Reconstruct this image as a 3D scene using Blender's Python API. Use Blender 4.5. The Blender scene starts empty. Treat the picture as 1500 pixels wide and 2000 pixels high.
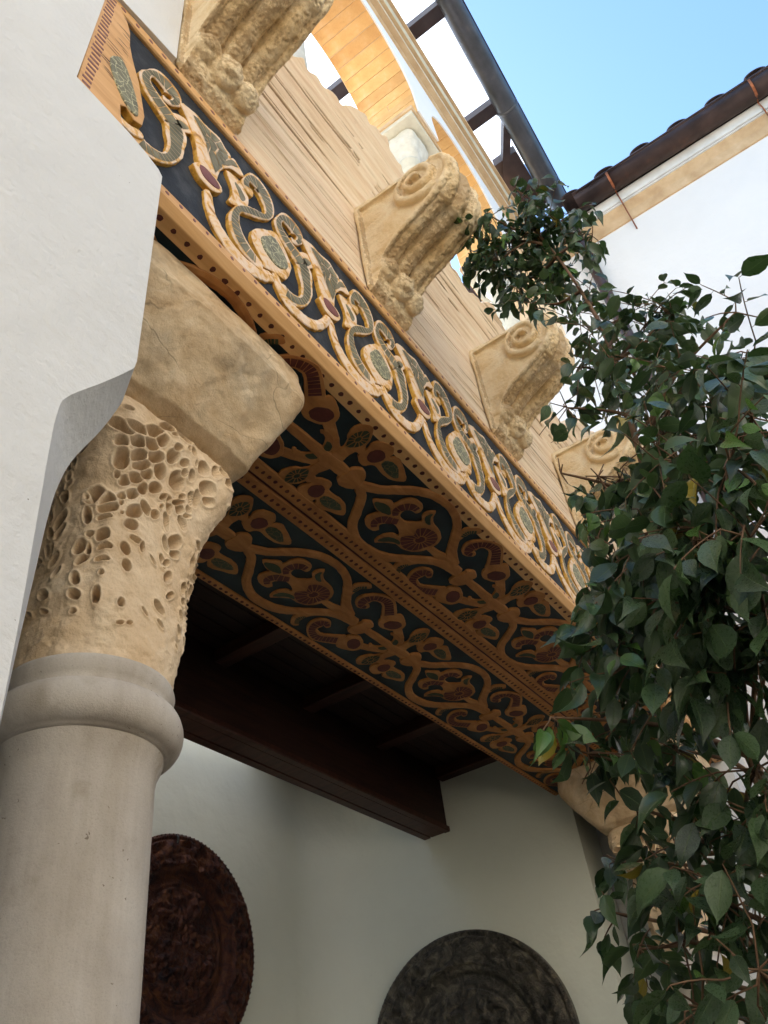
import bpy, bmesh, math, random, json
import numpy as np
from mathutils import Vector, Matrix
random.seed(7); np.random.seed(7)
C = bpy.context.scene.collection
GZ = 1.6                       # eye height above the paving

# ------------------------------------------------------------------ camera, light, exposure
cam_d = bpy.data.cameras.new('camera'); cam = bpy.data.objects.new('camera', cam_d); C.objects.link(cam)
cam_d.sensor_fit = 'VERTICAL'; cam_d.sensor_height = 36.0; cam_d.lens = 36.0*1601.9/2000
cam_d.clip_start = 0.02; cam_d.clip_end = 500
R = ((0.56821613, -0.81538571, -0.11079969), (0.4917633, 0.44444025, -0.74876013), (0.65977215, 0.37097036, 0.65351488))
cam.matrix_world = Matrix(((R[0][0], -R[1][0], -R[2][0], 0), (R[0][1], -R[1][1], -R[2][1], 0), (R[0][2], -R[1][2], -R[2][2], GZ), (0, 0, 0, 1)))
bpy.context.scene.camera = cam

SUN_EL, SUN_AZ = math.radians(42), math.radians(62)     # azimuth measured from +X towards +Y
w = bpy.data.worlds.new('World'); bpy.context.scene.world = w; w.use_nodes = True
nt = w.node_tree; bg = nt.nodes['Background']
sky = nt.nodes.new('ShaderNodeTexSky'); sky.sky_type = 'NISHITA'; sky.sun_disc = False
sky.sun_elevation = SUN_EL; sky.sun_rotation = math.pi/2 - SUN_AZ
sky.air_density = 1.0; sky.dust_density = 0.9; sky.ozone_density = 1.0
sky.altitude = 0
tn = nt.nodes.new('ShaderNodeMix'); tn.data_type = 'RGBA'; tn.blend_type = 'MULTIPLY'; tn.inputs[0].default_value = 1; tn.inputs[7].default_value = (.80, .99, 1.10, 1)
nt.links.new(sky.outputs[0], tn.inputs[6]); nt.links.new(tn.outputs[2], bg.inputs[0]); bg.inputs[1].default_value = 0.12
sd = bpy.data.lights.new('sun', 'SUN'); sd.energy = 5.0; sd.angle = math.radians(0.5); sd.color = (1, .94, .86)
so = bpy.data.objects.new('sun', sd); C.objects.link(so)
sdir = Vector((math.cos(SUN_EL)*math.cos(SUN_AZ), math.cos(SUN_EL)*math.sin(SUN_AZ), math.sin(SUN_EL)))
so.rotation_euler = sdir.to_track_quat('Z', 'Y').to_euler(); so.location = (0, 0, 20)
vs = bpy.context.scene.view_settings
vs.view_transform = 'Standard'; vs.look = 'None'; vs.gamma = 1; vs.use_curve_mapping = False; vs.exposure = 1.9
cy = bpy.context.scene.cycles; cy.max_bounces = 6; cy.diffuse_bounces = 4; cy.glossy_bounces = 2; cy.transmission_bounces = 4; cy.caustics_reflective = False; cy.caustics_refractive = False

# ------------------------------------------------------------------ helpers
def hash3(ix, iy, iz, seed=0):
    h = (ix*374761393 + iy*668265263 + iz*2147483647*3 + seed*974634777) & 0xffffffff
    h = ((h ^ (h >> 13))*1274126177) & 0xffffffff
    h = ((h ^ (h >> 16))*2246822519) & 0xffffffff
    return ((h ^ (h >> 15)) & 0xffffff)/float(0xffffff)
def vnoise(P, seed=0):
    P = np.asarray(P, float); I = np.floor(P).astype(np.int64); f = P - I; f = f*f*(3-2*f)
    r = 0
    for dx in (0, 1):
        for dy in (0, 1):
            for dz in (0, 1):
                wgt = (f[..., 0] if dx else 1-f[..., 0])*(f[..., 1] if dy else 1-f[..., 1])*(f[..., 2] if dz else 1-f[..., 2])
                r = r + wgt*hash3(I[..., 0]+dx, I[..., 1]+dy, I[..., 2]+dz, seed)
    return r*2-1
def fbm(P, sc, octv=4, seed=0, gain=.5):
    P = np.asarray(P, float)*sc; a = 1; s = 0
    for o in range(octv):
        s = s + a*vnoise(P*(2.03**o)+o*17.3, seed+o); a *= gain
    return s

def tag(o, label=None, cat=None, group=None, kind=None):
    if label: o['label'] = label
    if cat: o['category'] = cat
    if group: o['group'] = group
    if kind: o['kind'] = kind
    return o
def empty(name, loc, label, cat, group=None):
    o = bpy.data.objects.new(name, None); C.objects.link(o); o.location = loc
    o.empty_display_size = .1
    return tag(o, label, cat, group)
def link(name, me, parent=None, loc=None, rot=None):
    o = bpy.data.objects.new(name, me); C.objects.link(o)
    if parent: o.parent = parent
    if loc is not None: o.location = loc
    if rot is not None: o.rotation_euler = rot
    return o
def mesh(name, V, F, mats, MI=None, smooth=False):
    me = bpy.data.meshes.new(name); me.from_pydata([tuple(map(float, v)) for v in V], [], F)
    for m in (mats if isinstance(mats, (list, tuple)) else [mats]): me.materials.append(m)
    if MI is not None: me.polygons.foreach_set('material_index', MI)
    if smooth: me.polygons.foreach_set('use_smooth', [True]*len(me.polygons))
    me.update(); return me
def gridmesh(name, P, mats, wrap_u=False, smooth=True, flip=False):
    """P: (nu, nv, 3) array"""
    nu, nv = P.shape[:2]; me = bpy.data.meshes.new(name)
    idx = np.arange(nu*nv).reshape(nu, nv)
    if wrap_u: a = idx; b = np.roll(idx, -1, 0)
    else: a = idx[:-1]; b = idx[1:]
    Q = np.stack([a[:, :-1], b[:, :-1], b[:, 1:], a[:, 1:]], -1).reshape(-1, 4)
    if flip: Q = Q[:, ::-1]
    me.vertices.add(nu*nv); me.vertices.foreach_set('co', P.reshape(-1).astype(np.float32))
    n = len(Q); me.loops.add(n*4); me.loops.foreach_set('vertex_index', Q.reshape(-1).astype(np.int32))
    me.polygons.add(n); me.polygons.foreach_set('loop_start', np.arange(0, n*4, 4, dtype=np.int32))
    me.polygons.foreach_set('use_smooth', [smooth]*n)
    me.update(calc_edges=True); me.validate()
    for m in (mats if isinstance(mats, (list, tuple)) else [mats]): me.materials.append(m)
    return me
class MB:
    def __init__(s): s.V = []; s.F = []; s.M = []
    def add(s, V, F, mi=0):
        k = len(s.V); s.V += [tuple(v) for v in V]; s.F += [tuple(i+k for i in f) for f in F]; s.M += [mi]*len(F)
    def box(s, a, b, mi=0):
        x0, y0, z0 = a; x1, y1, z1 = b
        s.add([(x0,y0,z0),(x1,y0,z0),(x1,y1,z0),(x0,y1,z0),(x0,y0,z1),(x1,y0,z1),(x1,y1,z1),(x0,y1,z1)],
              [(0,3,2,1),(4,5,6,7),(0,1,5,4),(1,2,6,5),(2,3,7,6),(3,0,4,7)], mi)
    def tube(s, pts, rads, n=10, mi=0, cap=True):
        pts = [Vector(p) for p in pts]; rads = rads if hasattr(rads, '__len__') else [rads]*len(pts)
        V = []; up = None
        for i, p in enumerate(pts):
            d = (pts[min(i+1, len(pts)-1)]-pts[max(i-1, 0)]).normalized()
            if up is None: up = Vector((0,0,1)) if abs(d.z) < .9 else Vector((1,0,0))
            a = d.cross(up).normalized(); b = a.cross(d).normalized(); up = b
            for k in range(n):
                t = 2*math.pi*k/n; V.append(p + (a*math.cos(t)+b*math.sin(t))*rads[i])
        F = []
        for i in range(len(pts)-1):
            for k in range(n):
                F.append((i*n+k, i*n+(k+1)%n, (i+1)*n+(k+1)%n, (i+1)*n+k))
        if cap: F.append(tuple(range(n-1, -1, -1))); F.append(tuple((len(pts)-1)*n+k for k in range(n)))
        s.add(V, F, mi)
    def prism(s, prof, ax, a, b, mi=0, endmi=None):
        """closed profile (list of 2-D points in the two other axes) swept along axis ax from a to b"""
        n = len(prof); V = []
        for t in (a, b):
            for (p, q) in prof:
                V.append((t, p, q) if ax == 0 else ((p, t, q) if ax == 1 else (p, q, t)))
        F = [(i, (i+1) % n, n+(i+1) % n, n+i) for i in range(n)]
        s.add(V, F, mi); s.add(V, [tuple(range(n-1, -1, -1)), tuple(range(n, 2*n))], mi if endmi is None else endmi)
    def build(s, name, mats, parent=None, smooth=False, loc=None, rot=None):
        me = mesh(name, s.V, s.F, mats, s.M, smooth)
        bm = bmesh.new(); bm.from_mesh(me); bmesh.ops.recalc_face_normals(bm, faces=bm.faces); bm.to_mesh(me); bm.free()
        return link(name, me, parent, loc, rot)
def bevel(o, w_, seg=2):
    m = o.modifiers.new('bevel', 'BEVEL'); m.width = w_; m.segments = seg; m.limit_method = 'ANGLE'; m.angle_limit = math.radians(40); return o

# ------------------------------------------------------------------ materials
def newmat(name):
    m = bpy.data.materials.new(name); m.use_nodes = True
    n = m.node_tree; b = n.nodes['Principled BSDF']
    return m, n, b
def noise(n, scale, detail=6, rough=.55, vec=None, dist=0):
    t = n.nodes.new('ShaderNodeTexNoise'); t.inputs['Scale'].default_value = scale; t.inputs['Detail'].default_value = min(detail, 4.0)
    t.inputs['Roughness'].default_value = rough; t.inputs['Distortion'].default_value = dist
    if vec is not None: n.links.new(vec, t.inputs['Vector'])
    return t
def ramp(n, fac, stops):
    r = n.nodes.new('ShaderNodeValToRGB'); e = r.color_ramp.elements
    while len(e) < len(stops): e.new(.5)
    for i, (p, c) in enumerate(stops):
        e[i].position = p; e[i].color = (*c, 1) if len(c) == 3 else c
    n.links.new(fac, r.inputs[0]); return r
def mix(n, fac, a, b, typ='MIX'):
    m = n.nodes.new('ShaderNodeMix'); m.data_type = 'RGBA'; m.blend_type = typ
    for s_, v in ((0, fac), (6, a), (7, b)):
        if isinstance(v, (int, float)): m.inputs[s_].default_value = v
        elif isinstance(v, tuple): m.inputs[s_].default_value = (*v, 1) if len(v) == 3 else v
        else: n.links.new(v, m.inputs[s_])
    return m.outputs[2]
def math_(n, op, a, b=None, c=None):
    m = n.nodes.new('ShaderNodeMath'); m.operation = op
    for i, v in enumerate((a, b, c)):
        if v is None: continue
        if isinstance(v, (int, float)): m.inputs[i].default_value = v
        else: n.links.new(v, m.inputs[i])
    return m.outputs[0]
def bump(n, b, h, strength=.3, dist=.01, prev=None):
    k = n.nodes.new('ShaderNodeBump'); k.inputs['Strength'].default_value = strength; k.inputs['Distance'].default_value = dist
    n.links.new(h, k.inputs['Height'])
    if prev is not None: n.links.new(prev, k.inputs['Normal'])
    if b is not None: n.links.new(k.outputs[0], b.inputs['Normal'])
    return k.outputs[0]
def coords(n, kind='Object', scale=None):
    t = n.nodes.new('ShaderNodeTexCoord'); o = t.outputs[kind]
    if scale:
        m = n.nodes.new('ShaderNodeMapping'); m.inputs['Scale'].default_value = scale
        n.links.new(o, m.inputs[0]); o = m.outputs[0]
    return o
def basic(name, stops, scale=8, rough=.8, bs=.3, bd=.004, bscale=60, detail=6, vscale=None, spec=.3, dist=0, metal=0):
    m, n, b = newmat(name); v = coords(n, 'Object', vscale)
    t = noise(n, scale, detail, .6, v, dist); r = ramp(n, t.outputs[0], stops)
    n.links.new(r.outputs[0], b.inputs['Base Color']); b.inputs['Roughness'].default_value = rough
    b.inputs['Specular IOR Level'].default_value = spec; b.inputs['Metallic'].default_value = metal
    t2 = noise(n, bscale, 8, .65, v); bump(n, b, t2.outputs[0], bs, bd)
    return m
M = {}
def plaster(name, col, stain=.06, bs=.35):
    m, n, b = newmat(name); v = coords(n)
    t = noise(n, 1.7, 6, .6, v); r = ramp(n, t.outputs[0], [(.3, tuple(c*(1-stain) for c in col)), (.7, col)])
    # rare tiny pits and specks
    vo = n.nodes.new('ShaderNodeTexVoronoi'); vo.inputs['Scale'].default_value = 26; n.links.new(v, vo.inputs['Vector'])
    sp = math_(n, 'LESS_THAN', vo.outputs['Distance'], .035)
    vo2 = noise(n, 9, 2, .5, v); sp = math_(n, 'MULTIPLY', sp, math_(n, 'GREATER_THAN', vo2.outputs[0], .56))
    c = mix(n, sp, r.outputs[0], (.25, .23, .2)); n.links.new(c, b.inputs['Base Color'])
    b.inputs['Roughness'].default_value = .9; b.inputs['Specular IOR Level'].default_value = .2
    a = noise(n, 38, 5, .6, v); d = noise(n, 300, 4, .6, v); e = noise(n, 6, 3, .5, v)
    k = bump(n, None, e.outputs[0], .7, .014); k = bump(n, None, a.outputs[0], bs*1.5, .007, k); bump(n, b, d.outputs[0], bs*.8, .0012, k)
    return m
M['plaster'] = plaster('white_plaster', (.70, .705, .69))
M['plaster_in'] = plaster('inner_plaster', (.74, .76, .66), .06, .12)
M['plaster_end'] = plaster('end_wall_plaster', (.62, .61, .54), .10, .12)
M['plaster_far'] = plaster('far_plaster', (.80, .765, .73), .04, .1)
def stone(name, stops, scale=5, bscale=45, bs=.8, bd=.006, crack=None, dark=None, fine=260, pits=0):
    m, n, b = newmat(name); v = coords(n)
    t = noise(n, scale, 9, .68, v, .4); r = ramp(n, t.outputs[0], stops); col = r.outputs[0]
    if dark:
        t3 = noise(n, dark[1], 5, .6, v); g = ramp(n, t3.outputs[0], [(dark[2], (0,0,0)), (dark[2]+.14, (1,1,1))])
        col = mix(n, math_(n, 'MULTIPLY', g.outputs[0], dark[3]), col, dark[0])
    t4 = noise(n, fine, 3, .7, v); sp = ramp(n, t4.outputs[0], [(.28, (.62,.62,.62)), (.5, (1,1,1))])
    col = mix(n, .35, col, sp.outputs[0], 'MULTIPLY')
    k = None
    if pits:
        vp = n.nodes.new('ShaderNodeTexVoronoi'); vp.inputs['Scale'].default_value = pits; wv = mix(n, .05, v, noise(n, 40, 2, .5, v).outputs['Color'], 'ADD'); n.links.new(wv, vp.inputs['Vector'])
        gt_ = noise(n, 5, 3, .6, v); pm = math_(n, 'MULTIPLY', math_(n, 'LESS_THAN', vp.outputs['Distance'], .10), math_(n, 'GREATER_THAN', gt_.outputs[0], .52))
        col = mix(n, math_(n, 'MULTIPLY', pm, .7), col, (.16, .12, .08)); k = bump(n, None, math_(n, 'MULTIPLY', pm, -1.0), .8, .002)
        st = noise(n, 2.5, 4, .65, coords(n, 'Object', (3, 3, .35))); sr = ramp(n, st.outputs[0], [(.45, (1,1,1)), (.68, (.72,.68,.62))]); col = mix(n, .8, col, sr.outputs[0], 'MULTIPLY')
    if crack:
        mp = n.nodes.new('ShaderNodeMapping'); mp.inputs['Rotation'].default_value = (.3, .5, .2); mp.inputs['Scale'].default_value = (1, 2.2, 2.6)
        n.links.new(v, mp.inputs[0]); nz = noise(n, 3, 5, .6, v)
        vv = mix(n, .22, mp.outputs[0], nz.outputs['Color'], 'ADD')
        vo = n.nodes.new('ShaderNodeTexVoronoi'); vo.feature = 'DISTANCE_TO_EDGE'; vo.inputs['Scale'].default_value = crack; n.links.new(vv, vo.inputs['Vector'])
        cr = ramp(n, vo.outputs['Distance'], [(0, (0,0,0)), (.006, (1,1,1))])
        gate = noise(n, 4, 3, .5, v); gr = ramp(n, gate.outputs[0], [(.5, (1,1,1)), (.56, (0,0,0))])
        cm = mix(n, gr.outputs[0], cr.outputs[0], (1, 1, 1))
        col = mix(n, .4, col, cm, 'MULTIPLY'); k = bump(n, None, cm, .35, .003)
    n.links.new(col, b.inputs['Base Color']); b.inputs['Roughness'].default_value = .88; b.inputs['Specular IOR Level'].default_value = .25
    a = noise(n, bscale, 9, .72, v); d = noise(n, fine, 5, .7, v)
    k = bump(n, None, a.outputs[0], bs, bd, k); bump(n, b, d.outputs[0], bs*.6, .0015, k)
    return m
M['capital'] = stone('carved_limestone', [(.25, (.50,.34,.19)), (.42, (.67,.49,.30)), (.6, (.78,.61,.41)), (.8, (.84,.71,.52))], 5, 40, .7, .005, dark=((.33,.22,.12), 6, .60, .5))
M['impost'] = stone('impost_stone', [(.25, (.44,.29,.15)), (.42, (.58,.42,.25)), (.58, (.70,.55,.36)), (.8, (.78,.67,.50))], 5, 34, .9, .006, crack=2.1, dark=((.24,.17,.10), 5, .5, .55))
M['shaft'] = stone('shaft_limestone', [(.3, (.50,.45,.39)), (.6, (.60,.55,.48)), (.8, (.66,.61,.54))], 3, 60, .5, .003, dark=((.36,.30,.22), 7, .60, .6), pits=42)
M['corbel'] = stone('sandstone_corbel', [(.25, (.56,.39,.18)), (.42, (.72,.53,.28)), (.6, (.82,.65,.39)), (.8, (.86,.73,.50))], 6, 60, .9, .006, dark=((.30,.18,.075), 5, .58, .75), fine=210)
def corbel_mat():
    m = stone('sandstone_corbel', [(.25, (.62,.43,.20)), (.42, (.79,.59,.33)), (.6, (.87,.71,.46)), (.8, (.89,.78,.58))], 6, 70, 1.0, .006, dark=((.34,.20,.085), 5, .60, .6), fine=200)
    n = m.node_tree; b = n.nodes['Principled BSDF']; lk = b.inputs['Base Color'].links[0].from_socket
    at = n.nodes.new('ShaderNodeAttribute'); at.attribute_name = 'front_brown'
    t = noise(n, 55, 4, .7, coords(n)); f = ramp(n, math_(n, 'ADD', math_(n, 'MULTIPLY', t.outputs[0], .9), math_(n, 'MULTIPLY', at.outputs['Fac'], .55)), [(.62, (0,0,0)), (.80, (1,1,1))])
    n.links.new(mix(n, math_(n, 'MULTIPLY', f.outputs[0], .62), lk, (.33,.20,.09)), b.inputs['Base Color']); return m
M['corbel'] = corbel_mat()
def wood(name, stops, axis=(1, 9, 9), scale=3, rough=.6, bs=.25, spec=.3):
    m, n, b = newmat(name); v = coords(n, 'Object', axis)
    t = noise(n, scale, 8, .62, v, .8); r = ramp(n, t.outputs[0], stops)
    n.links.new(r.outputs[0], b.inputs['Base Color']); b.inputs['Roughness'].default_value = rough; b.inputs['Specular IOR Level'].default_value = spec
    t2 = noise(n, scale*5, 8, .7, v); bump(n, b, t2.outputs[0], bs, .003)
    return m
M['tan'] = wood('painted_tan_wood', [(.3, (.56,.30,.11)), (.55, (.68,.39,.16)), (.8, (.74,.46,.22))])
M['tan_shaded'] = wood('shade_darkened_tan_wood', [(.25, (.27,.10,.028)), (.55, (.42,.18,.05)), (.8, (.52,.25,.085))], (2.5, 6, 6))  # same tan as the frieze, with the soffit's shade put into the colour
M['gold'] = basic('worn_ochre_paint', [(.3, (.24,.11,.025)), (.45, (.62,.31,.04)), (.6, (.78,.44,.08)), (.75, (.80,.52,.20))], 28, .7, .5, .004, 120)
M['rim'] = basic('worn_pink_ochre_paint', [(.3, (.42,.20,.07)), (.42, (.74,.42,.12)), (.50, (.80,.58,.38)), (.75, (.86,.71,.58))], 22, .75, .6, .004, 110, dist=1)
M['ground'] = basic('dark_blue_paint', [(.3, (.012,.014,.017)), (.55, (.028,.032,.037)), (.8, (.085,.088,.092))], 9, .7, .4, .003, 80, spec=.2)
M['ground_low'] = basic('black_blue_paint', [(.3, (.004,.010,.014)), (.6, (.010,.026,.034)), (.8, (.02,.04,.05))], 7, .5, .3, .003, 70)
def veined(name, base, line, scale, wdt=.05, rough=.6):
    m, n, b = newmat(name); v = coords(n)
    nz = noise(n, 30, 3, .5, v); vv = mix(n, .03, v, nz.outputs['Color'], 'ADD')
    vo = n.nodes.new('ShaderNodeTexVoronoi'); vo.feature = 'DISTANCE_TO_EDGE'; vo.inputs['Scale'].default_value = scale; n.links.new(vv, vo.inputs['Vector'])
    lm = ramp(n, vo.outputs['Distance'], [(wdt*.6, (1,1,1)), (wdt, (0,0,0))])
    t = noise(n, 25, 6, .6, v); r = ramp(n, t.outputs[0], [(.3, tuple(c*.6 for c in base)), (.7, tuple(c*1.25 for c in base))])
    n.links.new(mix(n, lm.outputs[0], r.outputs[0], line), b.inputs['Base Color']); b.inputs['Roughness'].default_value = rough
    t2 = noise(n, 90, 6, .6, v); bump(n, b, t2.outputs[0], .4, .003)
    return m
M['green'] = basic('grey_green_paint', [(.3, (.11,.098,.052)), (.55, (.215,.19,.115)), (.8, (.33,.29,.19))], 16, .65, .4, .003, 90)
M['scales'] = veined('scaled_grey_green_paint', (.19, .18, .10), (.52, .48, .28), 38, .05)
M['red'] = basic('dull_red_paint', [(.3, (.15,.045,.035)), (.7, (.26,.10,.08))], 20, .6, .3, .003, 90)
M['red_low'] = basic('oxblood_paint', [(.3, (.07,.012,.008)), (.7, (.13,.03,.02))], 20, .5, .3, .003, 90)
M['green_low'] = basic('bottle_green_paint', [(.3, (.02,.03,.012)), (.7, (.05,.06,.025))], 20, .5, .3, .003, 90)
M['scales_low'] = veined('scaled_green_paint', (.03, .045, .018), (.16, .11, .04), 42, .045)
M['cream'] = basic('cream_line_paint', [(.3, (.55,.40,.22)), (.7, (.68,.52,.32))], 30, .7, .2, .002)
M['dot'] = basic('dot_paint', [(.3, (.16,.06,.05)), (.7, (.27,.13,.12))], 60, .7, .2, .002)
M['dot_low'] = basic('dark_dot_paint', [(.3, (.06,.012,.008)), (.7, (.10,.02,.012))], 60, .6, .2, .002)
M['darkwood'] = wood('dark_red_wood', [(.3, (.020,.009,.006)), (.6, (.040,.017,.011)), (.8, (.055,.024,.015))], (1, 8, 8), 3, .55)
M['darkwood2'] = wood('reddish_joist_wood', [(.3, (.035,.011,.006)), (.7, (.075,.026,.015))], (8, 1, 8), 3, .5)
M['brick'] = None
def brickmat():
    m, n, b = newmat('terracotta_brick'); v = coords(n)
    oi = n.nodes.new('ShaderNodeObjectInfo')
    t = noise(n, 6, 6, .6, v); r = ramp(n, t.outputs[0], [(.3, (.66,.37,.13)), (.55, (.78,.49,.20)), (.8, (.84,.60,.34))])
    rr = ramp(n, oi.outputs['Random'], [(0, (.85,.80,.78)), (.5, (1,1,1)), (1, (1.0,.93,.82))])
    n.links.new(mix(n, 1.0, r.outputs[0], rr.outputs[0], 'MULTIPLY'), b.inputs['Base Color']); b.inputs['Roughness'].default_value = .85
    t2 = noise(n, 60, 7, .6, v); bump(n, b, t2.outputs[0], .4, .004); return m
M['brick'] = brickmat()
M['mortar'] = basic('pale_mortar', [(.3, (.74,.56,.36)), (.7, (.82,.66,.46))], 12, .9, .4, .003)
M['ochre'] = basic('ochre_render', [(.3, (.50,.32,.17)), (.6, (.62,.43,.25)), (.8, (.70,.53,.34))], 5, .85, .3, .004)
M['pale_stone'] = basic('pale_worn_stone', [(.3, (.50,.46,.36)), (.6, (.62,.58,.46)), (.8, (.70,.67,.56))], 6, .85, .3, .004)
M['chalk'] = basic('chalky_plaster', [(.3, (.54,.50,.41)), (.7, (.68,.64,.54))], 14, .9, .6, .006)
def metal(name, stops, rough=.45, met=.6, scale=4):
    return basic(name, stops, scale, rough, .15, .002, 40, metal=met, spec=.5)
M['gutter'] = metal('weathered_zinc', [(.3, (.045,.045,.05)), (.6, (.075,.075,.085)), (.8, (.13,.12,.12))], .42, .5)
M['gutter2'] = metal('brown_copper_gutter', [(.3, (.035,.022,.020)), (.6, (.075,.045,.038)), (.8, (.17,.075,.045))], .4, .5, 3)
M['copper'] = metal('copper_strap', [(.3, (.22,.07,.03)), (.7, (.42,.15,.07))], .5, .6, 30)
M['rafter'] = basic('dark_brown_rafter_wood', [(.3, (.020,.013,.016)), (.7, (.045,.030,.032))], 6, .5, .2, .002)
M['tile'] = basic('dark_clay_tile', [(.3, (.03,.022,.022)), (.6, (.07,.045,.04)), (.8, (.11,.07,.055))], 10, .8, .5, .006)
M['white_ledge'] = basic('white_ledge_paint', [(.3, (.66,.65,.63)), (.6, (.80,.79,.77)), (.8, (.82,.81,.80))], 5, .7, .2, .003)
M['paving'] = basic('courtyard_paving', [(.3, (.08,.065,.05)), (.7, (.13,.11,.09))], 3, .9, .4, .01)
def sheet():
    m, n, b = newmat('translucent_roof_sheet'); b.inputs['Base Color'].default_value = (.9, .92, .95, 1); b.inputs['Roughness'].default_value = .5
    t = n.nodes.new('ShaderNodeBsdfTranslucent'); t.inputs[0].default_value = (.88, .92, .97, 1)
    mx = n.nodes.new('ShaderNodeMixShader'); mx.inputs[0].default_value = .8
    n.links.new(b.outputs[0], mx.inputs[1]); n.links.new(t.outputs[0], mx.inputs[2]); n.links.new(mx.outputs[0], n.nodes['Material Output'].inputs[0]); return m
M['sheet'] = sheet()
def leafmat(name, c1, c2, trans, young=False):
    m, n, b = newmat(name); v = coords(n); oi = n.nodes.new('ShaderNodeObjectInfo')
    at = n.nodes.new('ShaderNodeAttribute'); at.attribute_name = 'leafcol'
    t = noise(n, 25, 4, .5, v)
    f = math_(n, 'ADD', math_(n, 'MULTIPLY', t.outputs[0], .35), math_(n, 'ADD', math_(n, 'MULTIPLY', at.outputs['Fac'], .8), math_(n, 'MULTIPLY', oi.outputs['Random'], 0.0)))
    r = ramp(n, f, [(.15, c1), (.65, c2), (.93, tuple(c*1.5 for c in c2)), (1.0, (.32,.24,.03))])
    n.links.new(r.outputs[0], b.inputs['Base Color']); b.inputs['Roughness'].default_value = .33; b.inputs['Specular IOR Level'].default_value = .5
    uv = n.nodes.new('ShaderNodeUVMap'); sx = n.nodes.new('ShaderNodeSeparateXYZ'); n.links.new(uv.outputs[0], sx.inputs[0])
    av = math_(n, 'ABSOLUTE', math_(n, 'SUBTRACT', sx.outputs[1], .5))
    rib_ = ramp(n, av, [(.012, (1,1,1)), (.035, (0,0,0))])
    sv = math_(n, 'SINE', math_(n, 'MULTIPLY', math_(n, 'SUBTRACT', sx.outputs[0], math_(n, 'MULTIPLY', av, .55)), 62.0)); svr = ramp(n, sv, [(.86, (0,0,0)), (1.0, (1,1,1))])
    col_ = mix(n, math_(n, 'MULTIPLY', rib_.outputs[0], .55), r.outputs[0], (.10,.15,.05)); col_ = mix(n, math_(n, 'MULTIPLY', svr.outputs[0], .25), col_, (.06,.10,.03)); n.links.new(col_, b.inputs['Base Color'])
    tr_ = noise(n, 14, 3, .6, v); rr_ = ramp(n, tr_.outputs[0], [(.35, (.22,.22,.22)), (.7, (.46,.46,.46))]); n.links.new(rr_.outputs[0], b.inputs['Roughness'])
    hsum = math_(n, 'ADD', math_(n, 'MULTIPLY', rib_.outputs[0], -1.0), math_(n, 'MULTIPLY', svr.outputs[0], -.35))
    k_ = bump(n, None, hsum, .5, .0012); t2 = noise(n, 30, 3, .5, v); bump(n, b, t2.outputs[0], .35, .004, k_)
    tr = n.nodes.new('ShaderNodeBsdfTranslucent'); tr.inputs[0].default_value = (*trans, 1)
    mx = n.nodes.new('ShaderNodeMixShader'); mx.inputs[0].default_value = .15
    n.links.new(b.outputs[0], mx.inputs[1]); n.links.new(tr.outputs[0], mx.inputs[2]); n.links.new(mx.outputs[0], n.nodes['Material Output'].inputs[0]); return m
M['leaf'] = leafmat('dark_ficus_leaf', (.020,.040,.022), (.058,.105,.042), (.07,.15,.03))
M['court'] = basic('cream_court_render', [(.3, (.68,.62,.53)), (.7, (.78,.73,.64))], 3, .9, .3, .004)
M['leaf_young'] = leafmat('young_ficus_leaf', (.05,.11,.02), (.09,.19,.04), (.15,.35,.05))
M['bark'] = basic('ficus_bark', [(.3, (.10,.055,.03)), (.7, (.20,.12,.07))], 20, .8, .4, .003)
M['pot'] = basic('terracotta_pot', [(.3, (.32,.14,.07)), (.7, (.45,.21,.11))], 8, .8, .3, .004)
def tray_mat(name, c1, c2, c3, met=.75):
    m, n, b = newmat(name); v = coords(n)
    t = noise(n, 12, 4, .65, v, 1.5); r = ramp(n, t.outputs[0], [(.3, c1), (.52, c2), (.75, c3)])
    n.links.new(r.outputs[0], b.inputs['Base Color']); b.inputs['Metallic'].default_value = met; b.inputs['Roughness'].default_value = .34
    t2 = noise(n, 34, 4, .6, v, 2.5); t3 = noise(n, 90, 3, .6, v); k = bump(n, None, t2.outputs[0], .8, .02); bump(n, b, t3.outputs[0], .5, .006, k); return m
M['copper_tray'] = tray_mat('embossed_copper', (.012,.012,.018), (.085,.032,.022), (.20,.085,.035))
M['brass_tray'] = tray_mat('embossed_dark_brass', (.025,.024,.022), (.10,.09,.075), (.30,.26,.19))
M['iron'] = basic('black_iron', [(.3, (.01,.01,.01)), (.7, (.03,.03,.03))], 20, .5, .2, .002)

Z = lambda z: z + GZ
def crom(P, n, closed=False):
    P = [np.array(p, float) for p in P]; out = []; L = len(P)
    rng = range(L) if closed else range(L-1)
    for i in rng:
        if closed: p0, p1, p2, p3 = P[(i-1) % L], P[i], P[(i+1) % L], P[(i+2) % L]
        else: p0, p1, p2, p3 = P[max(i-1, 0)], P[i], P[i+1], P[min(i+2, L-1)]
        for k in range(n):
            t = k/n; out.append(.5*((2*p1)+(-p0+p2)*t+(2*p0-5*p1+4*p2-p3)*t*t+(-p0+3*p1-3*p2+p3)*t**3))
    if not closed: out.append(P[-1])
    return out

# ------------------------------------------------------------------ ground
g = MB(); g.add([(-60,-60,0),(60,-60,0),(60,60,0),(-60,60,0)], [(0,1,2,3)])
o = g.build('ground', M['paving']); tag(o, kind='structure')

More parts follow.
